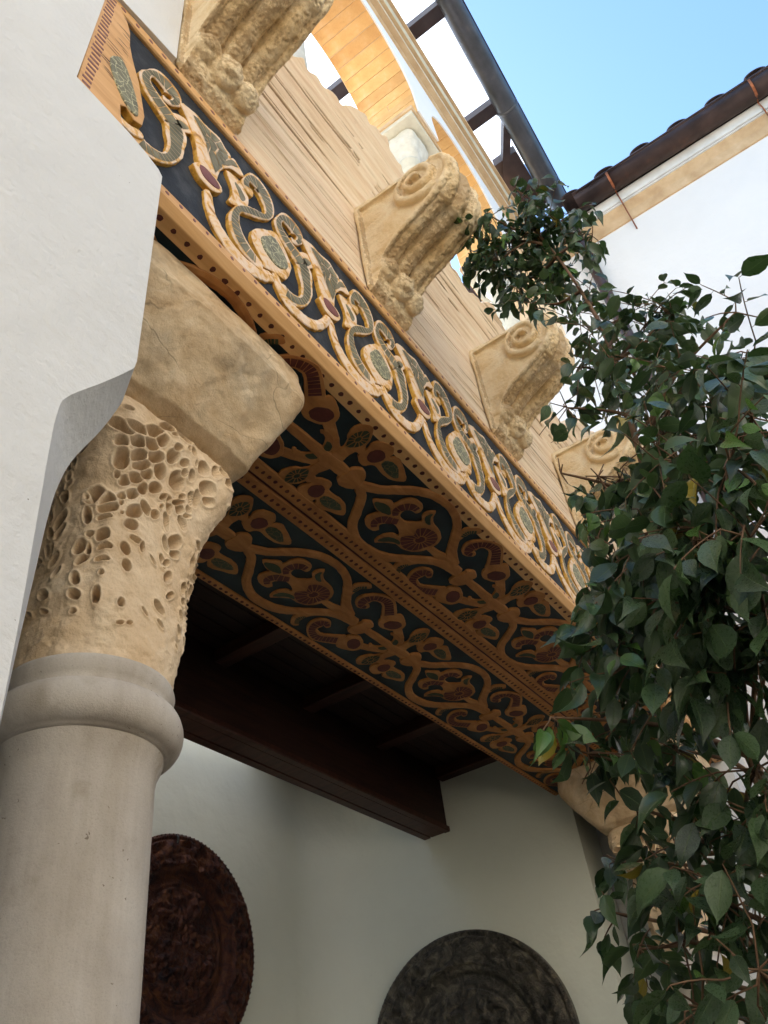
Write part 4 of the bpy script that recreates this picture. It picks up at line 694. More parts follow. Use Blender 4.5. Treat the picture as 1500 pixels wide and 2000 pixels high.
def timbermat():
    m, n, b = newmat('weathered_pale_timber'); v = coords(n, 'Object', (1, 10, 10))
    t = noise(n, 2.2, 8, .65, v, .6); r = ramp(n, t.outputs[0], [(.22, (.64,.44,.25)), (.38, (.77,.58,.36)), (.55, (.85,.69,.46)), (.8, (.88,.77,.56))])
    t1 = noise(n, 1.3, 3, .5, coords(n)); pk = mix(n, math_(n, 'MULTIPLY', t1.outputs[0], .45), r.outputs[0], (.72, .52, .42))
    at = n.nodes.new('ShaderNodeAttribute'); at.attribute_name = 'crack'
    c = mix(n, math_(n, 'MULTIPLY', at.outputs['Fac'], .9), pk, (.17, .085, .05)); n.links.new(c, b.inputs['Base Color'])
    b.inputs['Roughness'].default_value = .85; b.inputs['Specular IOR Level'].default_value = .2
    t2 = noise(n, 14, 8, .7, v); bump(n, b, t2.outputs[0], .5, .004); return m
M['timber'] = timbermat()
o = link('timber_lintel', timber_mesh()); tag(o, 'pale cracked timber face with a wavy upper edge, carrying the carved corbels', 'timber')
m = MB(); m.box((.60, .962, Z(2.96)), (5.75, 1.5, Z(3.95))); o = m.build('lintel_core', M['timber'], o)

# ------------------------------------------------------------------ carved corbels
W = .30
PROF = [(0,3.62),(.30,3.618),(.43,3.612),(.485,3.58),(.505,3.52),(.500,3.44),(.465,3.37),(.40,3.315),(.30,3.262),(.20,3.21),(.12,3.14),(.075,3.07),(.07,3.0),(0,2.985)]
def corbel_mesh():
    m = MB()
    def inset(p, k): return [(max(0, d-k*(1 if d > .02 else 0)), z-(k if z > 3.5 else -k)*.6) for d, z in p]
    body = inset(PROF, .034)
    m.prism([(-d, z) for d, z in body], 0, .022, W-.022)
    m.prism([(-d, z) for d, z in [(0,3.622),(.30,3.618),(.30,3.595),(0,3.594)]], 0, 0, W)          # abacus lip
    m.prism([(.0, 3.615),(-.024, 3.615),(-.024, 2.985),(.0, 2.985)], 0, -.004, W+.004)               # flange by the wall
    crv = crom([(d, z) for d, z in PROF[2:12]], 6)
    for i in range(len(crv)): pass
    for xx, rr in ((.012, .016), (.062, .048), (.150, .050), (.238, .048), (W-.012, .016)):
        pts = [(xx+.006*math.sin(q[1]*9), -(q[0]-rr*.80), q[1]+rr*.30) for q in crv]
        m.tube(pts, [rr*(1.15 if i < len(crv)*.5 else 1.0-.25*(i/len(crv))) for i in range(len(crv))], 12)
    for sx, x0 in ((-1, .022), (1, W-.022)):
        # volute: disc and spiral rope
        cen = (-.335, 3.495); m.tube([(x0-.02*sx*-1*-1, cen[0], cen[1]), (x0+sx*.010, cen[0], cen[1]), (x0+sx*.018, cen[0], cen[1])], [.112, .108, .095], 28)
        sp = []; rd = []
        for i in range(60):
            t = i/59; a = -2.2+t*2*math.pi*1.75; r = .112*(1-t)**.75+.012
            sp.append((x0+sx*(.014+.022*t), cen[0]+math.cos(a)*r, cen[1]+math.sin(a)*r)); rd.append(.021-.004*t)
        m.tube(sp, rd, 8)
    for i, xx in enumerate((.052, .148, .246)):
        r = (.054, .064, .056)[i]; zc = (3.095, 3.07, 3.055)[i]; yc = -.098
        pts = []; rd = []
        for k in range(9):
            a = -math.pi/2+math.pi*k/8; pts.append((xx, yc+.012*math.cos(a), zc+r*.92*math.sin(a))); rd.append(max(.004, r*math.cos(a*.97)))
        m.tube(pts, rd, 14)
        m.tube([(xx, .0, zc-.005), (xx, yc, zc)], [r*.85, r*.8], 10)
    m.prism([(0, 3.06),(-.075, 3.06),(-.045, 2.985),(0, 2.965)], 0, .01, W-.01)
    m.tube([(.012, -.385, 3.505), (.03, -.385, 3.505), (W-.03, -.385, 3.505), (W-.012, -.385, 3.505)], [.100, .114, .114, .100], 28)
    tmp = m.build('tmp', M['corbel'])
    md = tmp.modifiers.new('r', 'REMESH'); md.mode = 'VOXEL'; md.voxel_size = .0048
    sm = tmp.modifiers.new('s', 'SMOOTH'); sm.factor = .5; sm.iterations = 3
    bpy.context.view_layer.update(); dg = bpy.context.evaluated_depsgraph_get()
    me = bpy.data.meshes.new_from_object(tmp.evaluated_get(dg)); bpy.data.objects.remove(tmp)
    n = len(me.vertices); P = np.zeros(n*3, np.float32); me.vertices.foreach_get('co', P); P = P.reshape(-1, 3).astype(float)
    N = np.zeros(n*3, np.float32); me.vertices.foreach_get('normal', N); N = N.reshape(-1, 3).astype(float)
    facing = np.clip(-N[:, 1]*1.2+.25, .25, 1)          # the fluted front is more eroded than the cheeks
    d = fbm(P, 7, 3, 51)*.006 + (fbm(P, 55, 2, 53)*.0030 + fbm(P, 120, 2, 54)*.0028)*facing + np.minimum(fbm(P, 18, 2, 57)+.35, 0)*.010*facing
    P += N*d[:, None]; me.vertices.foreach_set('co', P.reshape(-1).astype(np.float32)); me.polygons.foreach_set('use_smooth', [True]*len(me.polygons))
    me.materials.clear(); me.materials.append(M['corbel']); me.update()
    a = me.attributes.new('front_brown', 'FLOAT', 'POINT'); a.data.foreach_set('value', (np.clip(facing-.25, 0, 1)*(.75+.5*fbm(P, 8, 2, 58))-d*22).astype(np.float32)); return me  # browner on forward-facing faces and in hollows, broken up by noise
cbm = corbel_mesh(); cbm.name = 'corbel'
LAB = ['large carved scroll corbel nearest the white wall, cut by the top of the photo', 'carved scroll corbel second from the white wall, its volute against the brick arch',
       'carved scroll corbel third from the white wall, next to the upper ficus leaves', 'carved scroll corbel partly covered by ficus twigs, fourth from the white wall', 'carved scroll corbel hidden deep in the ficus, farthest along the beam']
for i, x in enumerate((.675, 1.775, 2.86, 3.925, 5.0)):
    o = link('scroll_corbel', cbm, None, (x, .922, GZ), (0, 0, random.uniform(-.015, .015)))
    o.scale = (1.0, (1, 1, .95, 1, 1)[i], 1.0); tag(o, LAB[i], 'corbel', 'carved corbels along the timber')

# ------------------------------------------------------------------ gallery: floor, parapet, arcade
m = MB(); m.box((-4, 1.52, Z(3.0)), (6.38, 3.10, Z(3.3))); m.box((4.35, 3.1001, Z(3.0)), (6.38, 4.4, Z(3.3))); m.box((-4, 3.1001, Z(3.0)), (1.0, 4.4, Z(3.3))); o = m.build('gallery_floor', M['plaster_far']); tag(o, kind='structure')  # unseen floor opening added so sky light reaches the portico back wall
m = MB(); m.box((-4, 1.00, Z(4.05)), (6.38, 1.30, Z(4.80))); o = m.build('gallery_parapet', M['plaster_far']); tag(o, 'plastered parapet behind the pale timber edge', 'parapet')
m = MB(); m.box((-4, 4.27, 0), (6.38, 4.5, Z(3.5))); o = m.build('gallery_rear_wall', M['plaster_far']); tag(o, 'low unseen plaster wall behind the gallery, cut down to let sky light in', 'wall')  # kept low so sky light enters the added opening
arc = empty('gallery_arcade', (3.4, 1.1, Z(7.4)), 'upper arcade of brick arches under an ochre cornice', 'arcade'); IM = Matrix.Translation(arc.location).inverted()
def apart(mb, name, mats, par=arc, inv=IM, smooth=False):
    o = mb.build(name, mats, par, smooth); o.matrix_parent_inverse = inv; return o
CXS = [.87, 2.57, 4.27, 5.97]; RA = .68; ZSP = 7.80; ZB = 7.44; ZT = 8.76
def spandrel(y0, y1, r, mat, name):
    m = MB(); xs_ = [-1.5]
    pts = [(-1.5, ZB)]
    for c in CXS:
        pts.append((c-r, ZB)); pts.append((c-r, ZSP))
        for k in range(1, 24): a = math.pi-math.pi*k/24; pts.append((c+r*math.cos(a), ZSP+r*math.sin(a)))
        pts.append((c+r, ZSP)); pts.append((c+r, ZB))
    pts += [(6.39, ZB)] if pts[-1][0] < 6.39 else []
    pts = [(min(p, 6.395), q) for p, q in pts]
    V = []; n = len(pts)
    for y in (y0, y1):
        for p, q in pts: V.append((p, y, Z(q)))
        for p, q in pts: V.append((p, y, Z(ZT)))
    F = []
    for i in range(n-1):
        if abs(pts[i+1][0]-pts[i][0]) > 1e-6: F += [(i, i+1, n+i+1, n+i), (2*n+i, 3*n+i, 3*n+i+1, 2*n+i+1)]
        F.append((i, 2*n+i, 2*n+i+1, i+1))
    F += [(n+i, n+i+1, 3*n+i+1, 3*n+i) for i in range(n-1)]
    m.add(V, F); return apart(m, name, mat)
spandrel(.870, .884, RA, M['plaster_far'], 'spandrel_plaster')
spandrel(.8845, 1.42, RA+.0055, M['mortar'], 'arch_core')
# bricks of the arch soffits, one by one
bm_ = None; rnd = random.Random(3)
def brick_mesh(r0, r1, a, y0, y1):
    m = MB(); n = 3; V = []
    for y in (y0, y1):
        for k in range(n+1):
            t = -a/2+a*k/n
            V += [(r0*math.sin(t), y, -r0+r0*math.cos(t)), (r1*math.sin(t), y, -r0+r1*math.cos(t))]
    q = 2*(n+1); F = []
    for k in range(n):
        i = 2*k; F += [(i, i+2, q+i+2, q+i), (i+1, q+i+1, q+i+3, i+3), (i, i+1, i+3, i+2), (q+i, q+i+2, q+i+3, q+i+1)]
    F += [(0, q, q+1, 1), (q-2, q-1, 2*q-1, 2*q-2)]
    m.add(V, F); me = mesh('brick', m.V, m.F, M['brick']); b = bmesh.new(); b.from_mesh(me); bmesh.ops.recalc_face_normals(b, faces=b.faces); b.to_mesh(me); b.free(); return me
NB = 17; da = math.pi/NB
splits = [(.8855, 1.14), (1.147, 1.415)], [(.8855, 1.30), (1.307, 1.415)], [(.8855, 1.415)]
BME = {s: brick_mesh(RA-.003, RA+.005, da*.955, *s) for S in splits for s in S}
def place_brick(s, loc, rot):
    o = link('brick', BME[s], arc); o.matrix_parent_inverse = IM; o.location = loc; o.rotation_euler = rot
for c in CXS[:3]:
    for k in range(NB):
        a = math.pi/NB*(k+.5)-math.pi/2        # from the crown, tilt
        S = splits[rnd.choice((0, 1, 2, 2, 2, 2))]
        for s in S:
            rr = RA-.002+rnd.uniform(-.0015, .0015)
            place_brick(s, (c+rr*math.sin(a), 0, Z(ZSP+rr*math.cos(a))), (0, a+rnd.uniform(-.006, .006), 0))
    for sgn in (-1, 1):
        for k in range(3):
            S = splits[rnd.choice((0, 1, 2, 2))]
            for s in S: place_brick(s, (c+sgn*(RA-.002), 0, Z(ZB+.065+.13*k)), (0, sgn*math.pi/2, 0))
# mouldings of the cornice, one swept part per band
bands = [([(.872,8.76),(.850,8.775),(.850,8.83),(.872,8.84)], 'ochre'), ([(.872,8.84),(.862,8.842),(.862,8.90),(.872,8.905)], 'plaster_far'),
         ([(.872,8.905),(.80,8.93),(.80,8.985),(.825,8.99),(.872,8.99)], 'ochre'), ([(.872,8.99),(.82,8.992),(.80,9.06),(.872,9.06)], 'pale_stone'),
         ([(.872,9.06),(.765,9.075),(.765,9.12),(.79,9.125),(.872,9.125)], 'ochre'), ([(.872,9.125),(.782,9.127),(.748,9.19),(.872,9.195)], 'pale_stone'), ([(.872,9.195),(.715,9.20),(.715,9.27),(1.42,9.30),(1.42,9.19)], 'ochre')]
for pr, mt in bands:
    m = MB(); m.prism([(y, Z(z)) for y, z in pr], 0, -1.5, 6.39); apart(m, 'cornice_moulding', M[mt])
m = MB(); m.box((-1.5, .873, Z(8.765)), (6.39, 1.419, Z(9.19))); apart(m, 'wall_head', M['plaster_far'])
def gallery_column(x, lab):
    e = empty('gallery_column', (x, 1.16, Z(4.8)), lab, 'column', 'columns of the upper gallery'); iv = Matrix.Translation(e.location).inverted()
    m = MB(); m.box((x-.245, .915, Z(7.33)), (x+.245, 1.395, Z(7.438))); o = apart(m, 'abacus', M['pale_stone'], e, iv); bevel(o, .006)
    m = MB(); m.box((x-.262, .897, Z(7.385)), (x+.262, 1.413, Z(7.439))); o = apart(m, 'abacus_lip', M['ochre'], e, iv); bevel(o, .004)
    lv = [(7.33,.14,5),(7.32,.165,5),(7.27,.175,4.5),(7.20,.160,4),(7.10,.125,3),(7.02,.105,2),(6.99,.100,2)]
    N = 48; th = np.linspace(0, 2*np.pi, N, endpoint=False)[:, None]; t = np.linspace(0, len(lv)-1, 30)
    z = np.interp(t, range(len(lv)), [l[0] for l in lv])[None]; a = np.interp(t, range(len(lv)), [l[1] for l in lv])[None]; nn = np.interp(t, range(len(lv)), [l[2] for l in lv])[None]
    r = a/(np.abs(np.cos(th))**nn+np.abs(np.sin(th))**nn)**(1/nn); P = np.stack([x+np.cos(th)*r, 1.155+np.sin(th)*r, Z(z)+0*th], -1); P += (fbm(P, 14, 3, 61)*.008)[..., None]*np.array([1, 1, .3])
    o = link('capital', gridmesh('capital', P, M['chalk'], True), e); o.matrix_parent_inverse = iv
    m = MB(); m.tube([(x, 1.155, Z(4.8)), (x, 1.155, Z(5.0)), (x, 1.155, Z(5.02)), (x, 1.155, Z(6.95)), (x, 1.155, Z(6.97)), (x, 1.155, Z(7.0))], [.13, .13, .10, .092, .11, .105], 32); apart(m, 'shaft', M['pale_stone'], e, iv, True)
gallery_column(1.72, 'slim gallery column behind the top of the nearest corbel')
gallery_column(3.42, 'gallery column with pale square abacus between the two visible brick arches')
gallery_column(5.12, 'far gallery column behind the upper ficus leaves')

# ------------------------------------------------------------------ glazed gallery roof: rafters, sheet, eaves gutter
for x in (-.25, .98, 2.22, 3.46, 4.70):
    m = MB(); m.box((x-.075, .36, Z(9.56)), (x+.075, 4.4, Z(9.70)), 0); o = m.build('roof_rafter', M['rafter']); bevel(o, .006)
    tag(o, {3.46: 'dark timber rafter crossing behind the gutter near the top of the photo', 4.70: 'dark timber rafter crossing to the gutter above its middle collar', 2.22: 'dark rafter glimpsed through the nearest brick arch', .98: 'dark timber rafter above the corbel cut by the top of the photo', -.25: 'dark timber rafter nearest to the near end of the gallery roof'}[x], 'rafter', 'rafters of the gallery roof')
m = MB(); m.box((-1.5, .33, Z(9.721)), (5.6, 3.05, Z(9.730))); o = m.build('roof_sheet', M['sheet']); tag(o, 'white translucent roof sheeting over the dark rafters', 'roof sheet')  # stops short at the rear, leaving the added light opening uncovered
m = MB(); m.box((5.30, .44, Z(9.56)), (6.2, .74, Z(9.72))); o = m.build('eaves_board', M['rafter']); tag(o, 'dark eaves board in the corner beside the gutter end', 'board')
m = MB(); a_, b_ = Vector((4.93, .36, 0)), Vector((5.62, .76, 0)); d_ = (b_-a_).normalized(); n_ = Vector((-d_.y, d_.x, 0))*.045
q_ = [a_+n_, a_-n_, b_-n_, b_+n_]; m.add([(v.x, v.y, Z(9.545)) for v in q_]+[(v.x, v.y, Z(9.70)) for v in q_], [(0,1,2,3),(4,7,6,5),(0,4,5,1),(1,5,6,2),(2,6,7,3),(3,7,4,0)])
o = m.build('hip_rafter', M['rafter']); tag(o, 'dark diagonal rafter running into the corner of the roof', 'rafter')
gt = empty('eaves_gutter', (4.5, .25, Z(9.6)), 'long grey metal gutter running diagonally against the blue sky', 'gutter'); iv = Matrix.Translation(gt.location).inverted()
ga, gb = Vector((-1.2, .155, Z(9.62))), Vector((6.25, .315, Z(9.58)))
pts = [ga.lerp(gb, t/24) for t in range(25)]; m = MB(); m.tube(pts, [.098+.034*t/24+.002*math.sin(t*2) for t in range(25)], 28); apart(m, 'trough', M['gutter'], gt, iv, True)
for t in (.59, .80, .955):
    p = ga.lerp(gb, t); q = ga.lerp(gb, t+.005); r = .098+.034*t; m = MB(); m.tube([p, p.lerp(q, .3), q, q.lerp(ga.lerp(gb, t+.007), .6)], [r+.004, r+.013, r+.013, r+.003], 28); apart(m, 'collar', M['gutter'], gt, iv, True)
m = MB(); m.add([(ga.x, ga.y-.085, ga.z+.10), (gb.x, gb.y-.12, gb.z+.125), (gb.x, gb.y-.145, gb.z+.125), (ga.x, ga.y-.11, ga.z+.10), (ga.x, ga.y-.085, ga.z+.03), (gb.x, gb.y-.12, gb.z+.05), (gb.x, gb.y-.145, gb.z+.05), (ga.x, ga.y-.11, ga.z+.03)],
      [(0,1,2,3),(4,7,6,5),(0,4,5,1),(3,2,6,7),(0,3,7,4),(1,5,6,2)]); apart(m, 'drip_edge', M['rafter'], gt, iv)

# ------------------------------------------------------------------ white building across the corner
XW = 6.4
hb = empty('white_building', (XW, -3, 0), 'white plastered building with ochre cove, seen at right behind the ficus', 'building'); iv = Matrix.Translation(hb.location).inverted()
m = MB(); m.box((XW, -9, 0), (XW+.4, 4.6, Z(8.86))); apart(m, 'wall', M['plaster_far'], hb, iv)
m = MB(); m.prism([(XW-.001, Z(8.64)), (XW-.02, Z(8.645)), (XW-.035, Z(8.78)), (XW-.085, Z(8.905)), (XW-.001, Z(8.905))], 1, -9, .86)
V = m.V; apart(m, 'ochre_cove', M['ochre'], hb, iv)
m = MB(); m.box((XW-.105, -9, Z(8.906)), (XW+.3, .86, Z(8.922))); apart(m, 'ledge_fillet', M['white_ledge'], hb, iv)
m = MB(); m.box((XW-.085, -9, Z(8.922)), (XW+.3, .86, Z(8.934))); apart(m, 'painted_shadow_gap', M['iron'], hb, iv)  # black strip standing in for the shade under the ledge
m = MB(); m.box((XW-.125, -9, Z(8.934)), (XW+.3, .86, Z(9.105))); o = apart(m, 'eaves_ledge', M['white_ledge'], hb, iv); bevel(o, .008)
m = MB(); m.prism([(XW-.10, Z(9.30)), (XW+.4, Z(9.47)), (XW+.4, Z(9.11)), (XW-.05, Z(9.11))], 1, -9, 4.5); apart(m, 'roof', M['tile'], hb, iv)
g2 = empty('roof_gutter', (XW-.22, -2, Z(9.3)), 'brown metal gutter along the white building under its roof tiles', 'gutter'); iv2 = Matrix.Translation(g2.location).inverted()
m = MB(); pr = []
gx, gz, gr = XW-.255, 9.185, .140
V = []; n = 26
for y in (-9, .12):
    for k in range(n):
        a = math.pi*1.02+(math.pi*.98)*k/(n-1); V.append((gx+math.cos(a)*gr, y, Z(gz+math.sin(a)*gr)))
    for k in range(n):
        a = math.pi*1.02+(math.pi*.98)*(n-1-k)/(n-1); V.append((gx+math.cos(a)*(gr-.008), y, Z(gz+math.sin(a)*(gr-.008))))
m.add(V, [(i, (i+1) % (2*n), 2*n+(i+1) % (2*n), 2*n+i) for i in range(2*n)]+[tuple(range(2*n-1, -1, -1)), tuple(range(2*n, 4*n))]); apart(m, 'trough', M['gutter2'], g2, iv2, True)
m = MB(); m.tube([(gx-gr, -9, Z(gz+.005)), (gx-gr, .12, Z(gz+.005))], .016, 10); apart(m, 'rolled_rim', M['gutter2'], g2, iv2, True)
for y in (-.33, -2.07, -3.8, -5.5):
    m = MB()
    for k in range(14):
        a0 = math.pi*1.0+math.pi*.5*k/14; a1 = math.pi*1.0+math.pi*.5*(k+1)/14
        V = []
        for a in (a0, a1):
            for r in (gr+.002, gr+.010):
                for yy in (y-.014, y+.014): V.append((gx+math.cos(a)*r, yy, Z(gz+math.sin(a)*r)))
        m.add(V, [(2,3,7,6),(0,2,6,4),(1,5,7,3),(0,4,5,1)])
    m.tube([(gx-.02, y, Z(gz-gr-.005)), (XW-.135, y, Z(9.08)), (XW-.14, y, Z(8.93)), (XW-.11, y, Z(8.88)), (XW-.05, y, Z(8.66)), (XW-.006, y, Z(8.44))], .008, 6)
    apart(m, 'strap', M['copper'], g2, iv2)
tl = MB(); k = 12; V = []
for (y, r, zo) in ((-.02, .128, .02), (.45, .10, .07)):
    for i in range(k+1):
        a = math.pi*i/k; V.append((y, math.cos(a)*r, math.sin(a)*r*.75+zo))
for (y, r, zo) in ((-.02, .110, .016), (.45, .085, .065)):
    for i in range(k+1):
        a = math.pi*i/k; V.append((y, math.cos(a)*r, math.sin(a)*r*.75+zo))
q = k+1; F = [(i, i+1, q+i+1, q+i) for i in range(k)]+[(2*q+i, 3*q+i, 3*q+i+1, 2*q+i+1) for i in range(k)]+[(i, 2*q+i, 2*q+i+1, i+1) for i in range(k)]+[(0, q, 3*q, 2*q), (k, 2*q+k, 3*q+k, q+k)]
tme = mesh('roof_tile', V, F, M['tile'])
for i in range(18):
    y = -.31-.467*(i-1)
    o = link('roof_tile', tme, hb, None); o.matrix_parent_inverse = iv; o.location = (XW-.31+random.uniform(-.01, .01), y, Z(9.275)); o.rotation_euler = (0, 0, random.uniform(-.03, .03))
m = MB(); m.box((XW-.27, -9, Z(9.215)), (XW+.3, .1, Z(9.27))); apart(m, 'tile_bed', M['tile'], hb, iv)
dp = MB(); dp.tube([(XW-.20, .30, Z(9.05)), (XW-.18, .29, Z(8.80)), (XW-.08, .285, Z(8.55)), (XW-.08, .285, 0)], .062, 20); o = dp.build('downpipe', M['gutter2'], None, True); tag(o, 'brown round downpipe on the white wall above the ficus', 'downpipe')
# remaining courtyard walls (out of view; they close the court and reflect light back into it)
m = MB(); m.box((-5.2, -6.4, 0), (XW, -6.0, Z(7.4))); o = m.build('courtyard_wall', M['court']); tag(o, 'white courtyard wall opposite the portico', 'wall')
m = MB(); m.box((-5.4, -6.4, 0), (-5.2, 4.6, Z(7.4))); o = m.build('courtyard_wall', M['court']); tag(o, 'white courtyard wall closing the near end of the court', 'wall')
m = MB(); m.box((5.765, .90, 0), (XW-.001, 1.9, Z(2.93))); m.box((5.715, 1.10, 0), (5.764, 1.9, Z(2.09))); o = m.build('corner_pier', M['plaster']); tag(o, 'white plaster pier in the corner behind the ficus', 'wall')
m = MB(); m.box((5.76, .93, Z(2.935)), (XW-.001, 1.9, Z(4.0))); o = m.build('corner_wall', M['mortar']); tag(o, 'rough ochre wall in the corner behind the ficus leaves', 'wall')

# ------------------------------------------------------------------ portico
XE, YB = 5.35, 3.95
RC = .45; pts_ = [(-4, YB)]+[(XE-RC+RC*math.sin(a), YB-RC+RC*math.cos(a)) for a in np.linspace(0, math.pi/2, 24)]+[(XE, 1.905), (XE+.36, 1.905), (XE+.36, YB+.3), (-4, YB+.3)]
m = MB(); m.prism(pts_, 2, 0, Z(3.3)); o = m.build('portico_wall', M['plaster_in']); tag(o, 'dim greenish white wall inside the portico, carrying the two metal trays', 'wall')
for p_ in o.data.polygons: p_.use_smooth = len(p_.vertices) == 4 and .02 < abs(p_.normal.x) < .999
m = MB(); m.box((-4.0, 1.96, 0), (-3.8, YB-.001, Z(3.0))); o = m.build('portico_near_wall', M['plaster_in']); tag(o, 'inner wall of the portico behind the photographer', 'wall')
pc = empty('portico_ceiling', (1, 2.4, Z(2.5)), 'very dark timber ceiling of the portico beyond the painted soffit', 'ceiling'); iv = Matrix.Translation(pc.location).inverted()
for i in range(9):
    y0 = 2.008+i*.094; m = MB(); m.box((-3.8, y0, Z(2.56)), (XE-.002, y0+.089, Z(2.60))); apart(m, 'board', M['darkwood'], pc, iv)
m = MB(); m.box((-3.8, 2.006, Z(2.601)), (XE-.002, 3.08, Z(2.66))); apart(m, 'upper_deck', M['darkwood'], pc, iv)
m = MB(); m.box((-3.8, 2.006, Z(2.12)), (XE-.002, 2.02, Z(2.56))); apart(m, 'inner_face', M['darkwood'], pc, iv)
x = 5.30
while x > -3.6:
    m = MB(); m.box((x-.05, 2.021, Z(2.475)), (x+.05, 2.848, Z(2.559))); o = apart(m, 'joist', M['darkwood2'], pc, iv); bevel(o, .006); x -= .785
ib = empty('inner_beam', (1, 2.96, Z(2.1)), 'deep dark red moulded beam across the portico', 'beam'); iv = Matrix.Translation(ib.location).inverted()
def strip(pr, nm, mt, x1=XE-.003): m = MB(); m.prism([(y, Z(z)) for y, z in pr], 0, -3.8, x1); apart(m, nm, M[mt], ib, iv)
strip([(2.87,2.13),(2.87,2.598),(3.06,2.598),(3.06,2.13)], 'core', 'darkwood')
strip([(2.850,2.112),(2.855,2.104),(2.896,2.104),(2.896,2.15),(2.868,2.15),(2.850,2.14)], 'moulding', 'darkwood2')
strip([(2.905,2.108),(3.010,2.108),(3.010,2.129),(2.905,2.129)], 'fillet', 'darkwood2')
strip([(3.020,2.104),(3.072,2.104),(3.08,2.112),(3.08,2.15),(3.020,2.15)], 'moulding', 'darkwood2')
m = MB(); m.box((4.35, 3.081, Z(2.86)), (XE-.002, YB-.002, Z(2.92)));  apart(m, 'deck', M['darkwood'], pc, Matrix.Translation(pc.location).inverted())  # covers the far end only, keeping the added light opening clear
# trays: embossed dishes on the walls
def tray(name, loc, rx, rz, facing, mat, lab, seed):
    e = empty(name, loc, lab, 'tray')
    N, K = 220, 90; th = np.linspace(0, 2*np.pi, N, endpoint=False)[:, None]; t = np.linspace(0, 1, K)[None]
    h = np.interp(t, [0,.50,.54,.58,.62,.66,.70,.95,.975,1.0], [.012,.012,.022,.012,.012,.040,.044,.048,.058,.044])
    X = np.cos(th)*t; Y = np.sin(th)*t; Q = np.stack([X, Y, 0*X], -1)
    em = np.abs(fbm(Q, 5, 3, seed))*.030+np.abs(fbm(Q, 13, 3, seed+3))*.022
    mask = ((t > .70) & (t < .94)) | (t < .50)
    sc = np.sin(th*26+6*np.sin(th*3))*np.sin((t-.7)/.24*np.pi*1)*.006*((t > .70) & (t < .94))
    h = h+em*mask+sc
    h = h+.003*np.abs(np.sin(th*60))*(t > .955)
    P = np.stack([X*rx, -h, Y*rz], -1)
    back = np.stack([X[:, -1:]*rx, 0*X[:, -1:]-.004, Y[:, -1:]*rz], -1); bk2 = back.copy()*.0; bk2[..., 1] = -.004
    me = gridmesh('dish', np.concatenate([P, back, bk2], 1), mat, True, flip=True); o = link('dish', me, e)
    nb = 110; m = MB()
    for i in range(nb):
        a = 2*math.pi*i/nb; c = Vector((math.cos(a)*rx*.988, -.052, math.sin(a)*rz*.988)); r = .009
        m.add([c+Vector(v)*r for v in ((1,0,0),(-1,0,0),(0,0,1),(0,0,-1),(0,-1,0))], [(0,2,4),(2,1,4),(1,3,4),(3,0,4)])
    ob = m.build('beaded_rim', mat, e); ob['kind'] = 'stuff'
    if facing == 'X': e.rotation_euler = (0, 0, -math.pi/2)
    return e
e = tray('copper_tray', (3.765, YB-.012, Z(1.39)), .625, .625, 'Y', M['copper_tray'], 'round embossed reddish copper tray hanging behind the near column', 81)
m = MB(); m.tube([(-.10, .01, .600), (-.10, -.055, .606), (-.10, -.072, .585), (-.10, -.070, .55)], .007, 8); m.build('hanging_hook', M['iron'], e)
e = tray('brass_tray', (XE-.012, 2.93, Z(.76)), .735, .675, 'X', M['brass_tray'], 'wide dark embossed brass tray at the bottom of the photo', 91)
# ------------------------------------------------------------------ ficus tree
tree = empty('ficus_tree', (2.15, .25, 0), 'weeping ficus with glossy dark pointed leaves in front of the beam', 'tree'); TIV = Matrix.Translation(tree.location).inverted()
def tpart(mb, name, mat, smooth=True): o = mb.build(name, mat, tree, smooth); o.matrix_parent_inverse = TIV; return o
rt = random.Random(11)
def leaf_geo(L, Wd, curl, fold, tip, twist):
    """ficus leaf along +X, base at the origin, drip tip at the end; returns V, F (14 quads/tris)"""
    st = [0, .10, .28, .48, .66, .80, .90, 1.0]; hw = [.03, .56, .95, 1.0, .74, .38, .13, .0]
    V = []; 
    for s, h in zip(st, hw):
        x = L*s; z = -curl*L*s*s - (tip*L*max(0, s-.75)*1.2); w_ = Wd/2*h; tw = twist*s
        for sg in (-1, 0, 1):
            yy = sg*w_; zz = z + abs(sg)*w_*fold
            V.append((x, yy*math.cos(tw)-(zz-z)*math.sin(tw), z+yy*math.sin(tw)+(zz-z)*math.cos(tw)))
    F = []
    for i in range(len(st)-1):
        for j in range(2): F.append((i*3+j, (i+1)*3+j, (i+1)*3+j+1, i*3+j+1))
    return V, F
VAR = []
for i in range(16):
    V, F = leaf_geo(1, rt.uniform(.46, .60), rt.uniform(-.1, .45), rt.uniform(.05, .55), rt.uniform(-.2, .8), rt.uniform(-.9, .9))
    VAR.append((np.array(V), F))
UVV = np.array([(s, .5+.5*sg) for s in (0,.10,.28,.48,.66,.80,.90,1.0) for sg in (-1,0,1)])
def add_uv(me, rep_=1):
    li = np.zeros(len(me.loops), np.int32); me.loops.foreach_get('vertex_index', li); uv = me.uv_layers.new(name='UVMap'); uv.data.foreach_set('uv', UVV[li % 24].reshape(-1).astype(np.float32))
def leafme(i, col, young):
    V, F = VAR[i % 16]; me = mesh('leaf', V, F, M['leaf_young'] if young else M['leaf'], None, True)
    a = me.attributes.new('leafcol', 'FLOAT', 'POINT'); a.data.foreach_set('value', [col]*len(V)); add_uv(me); return me
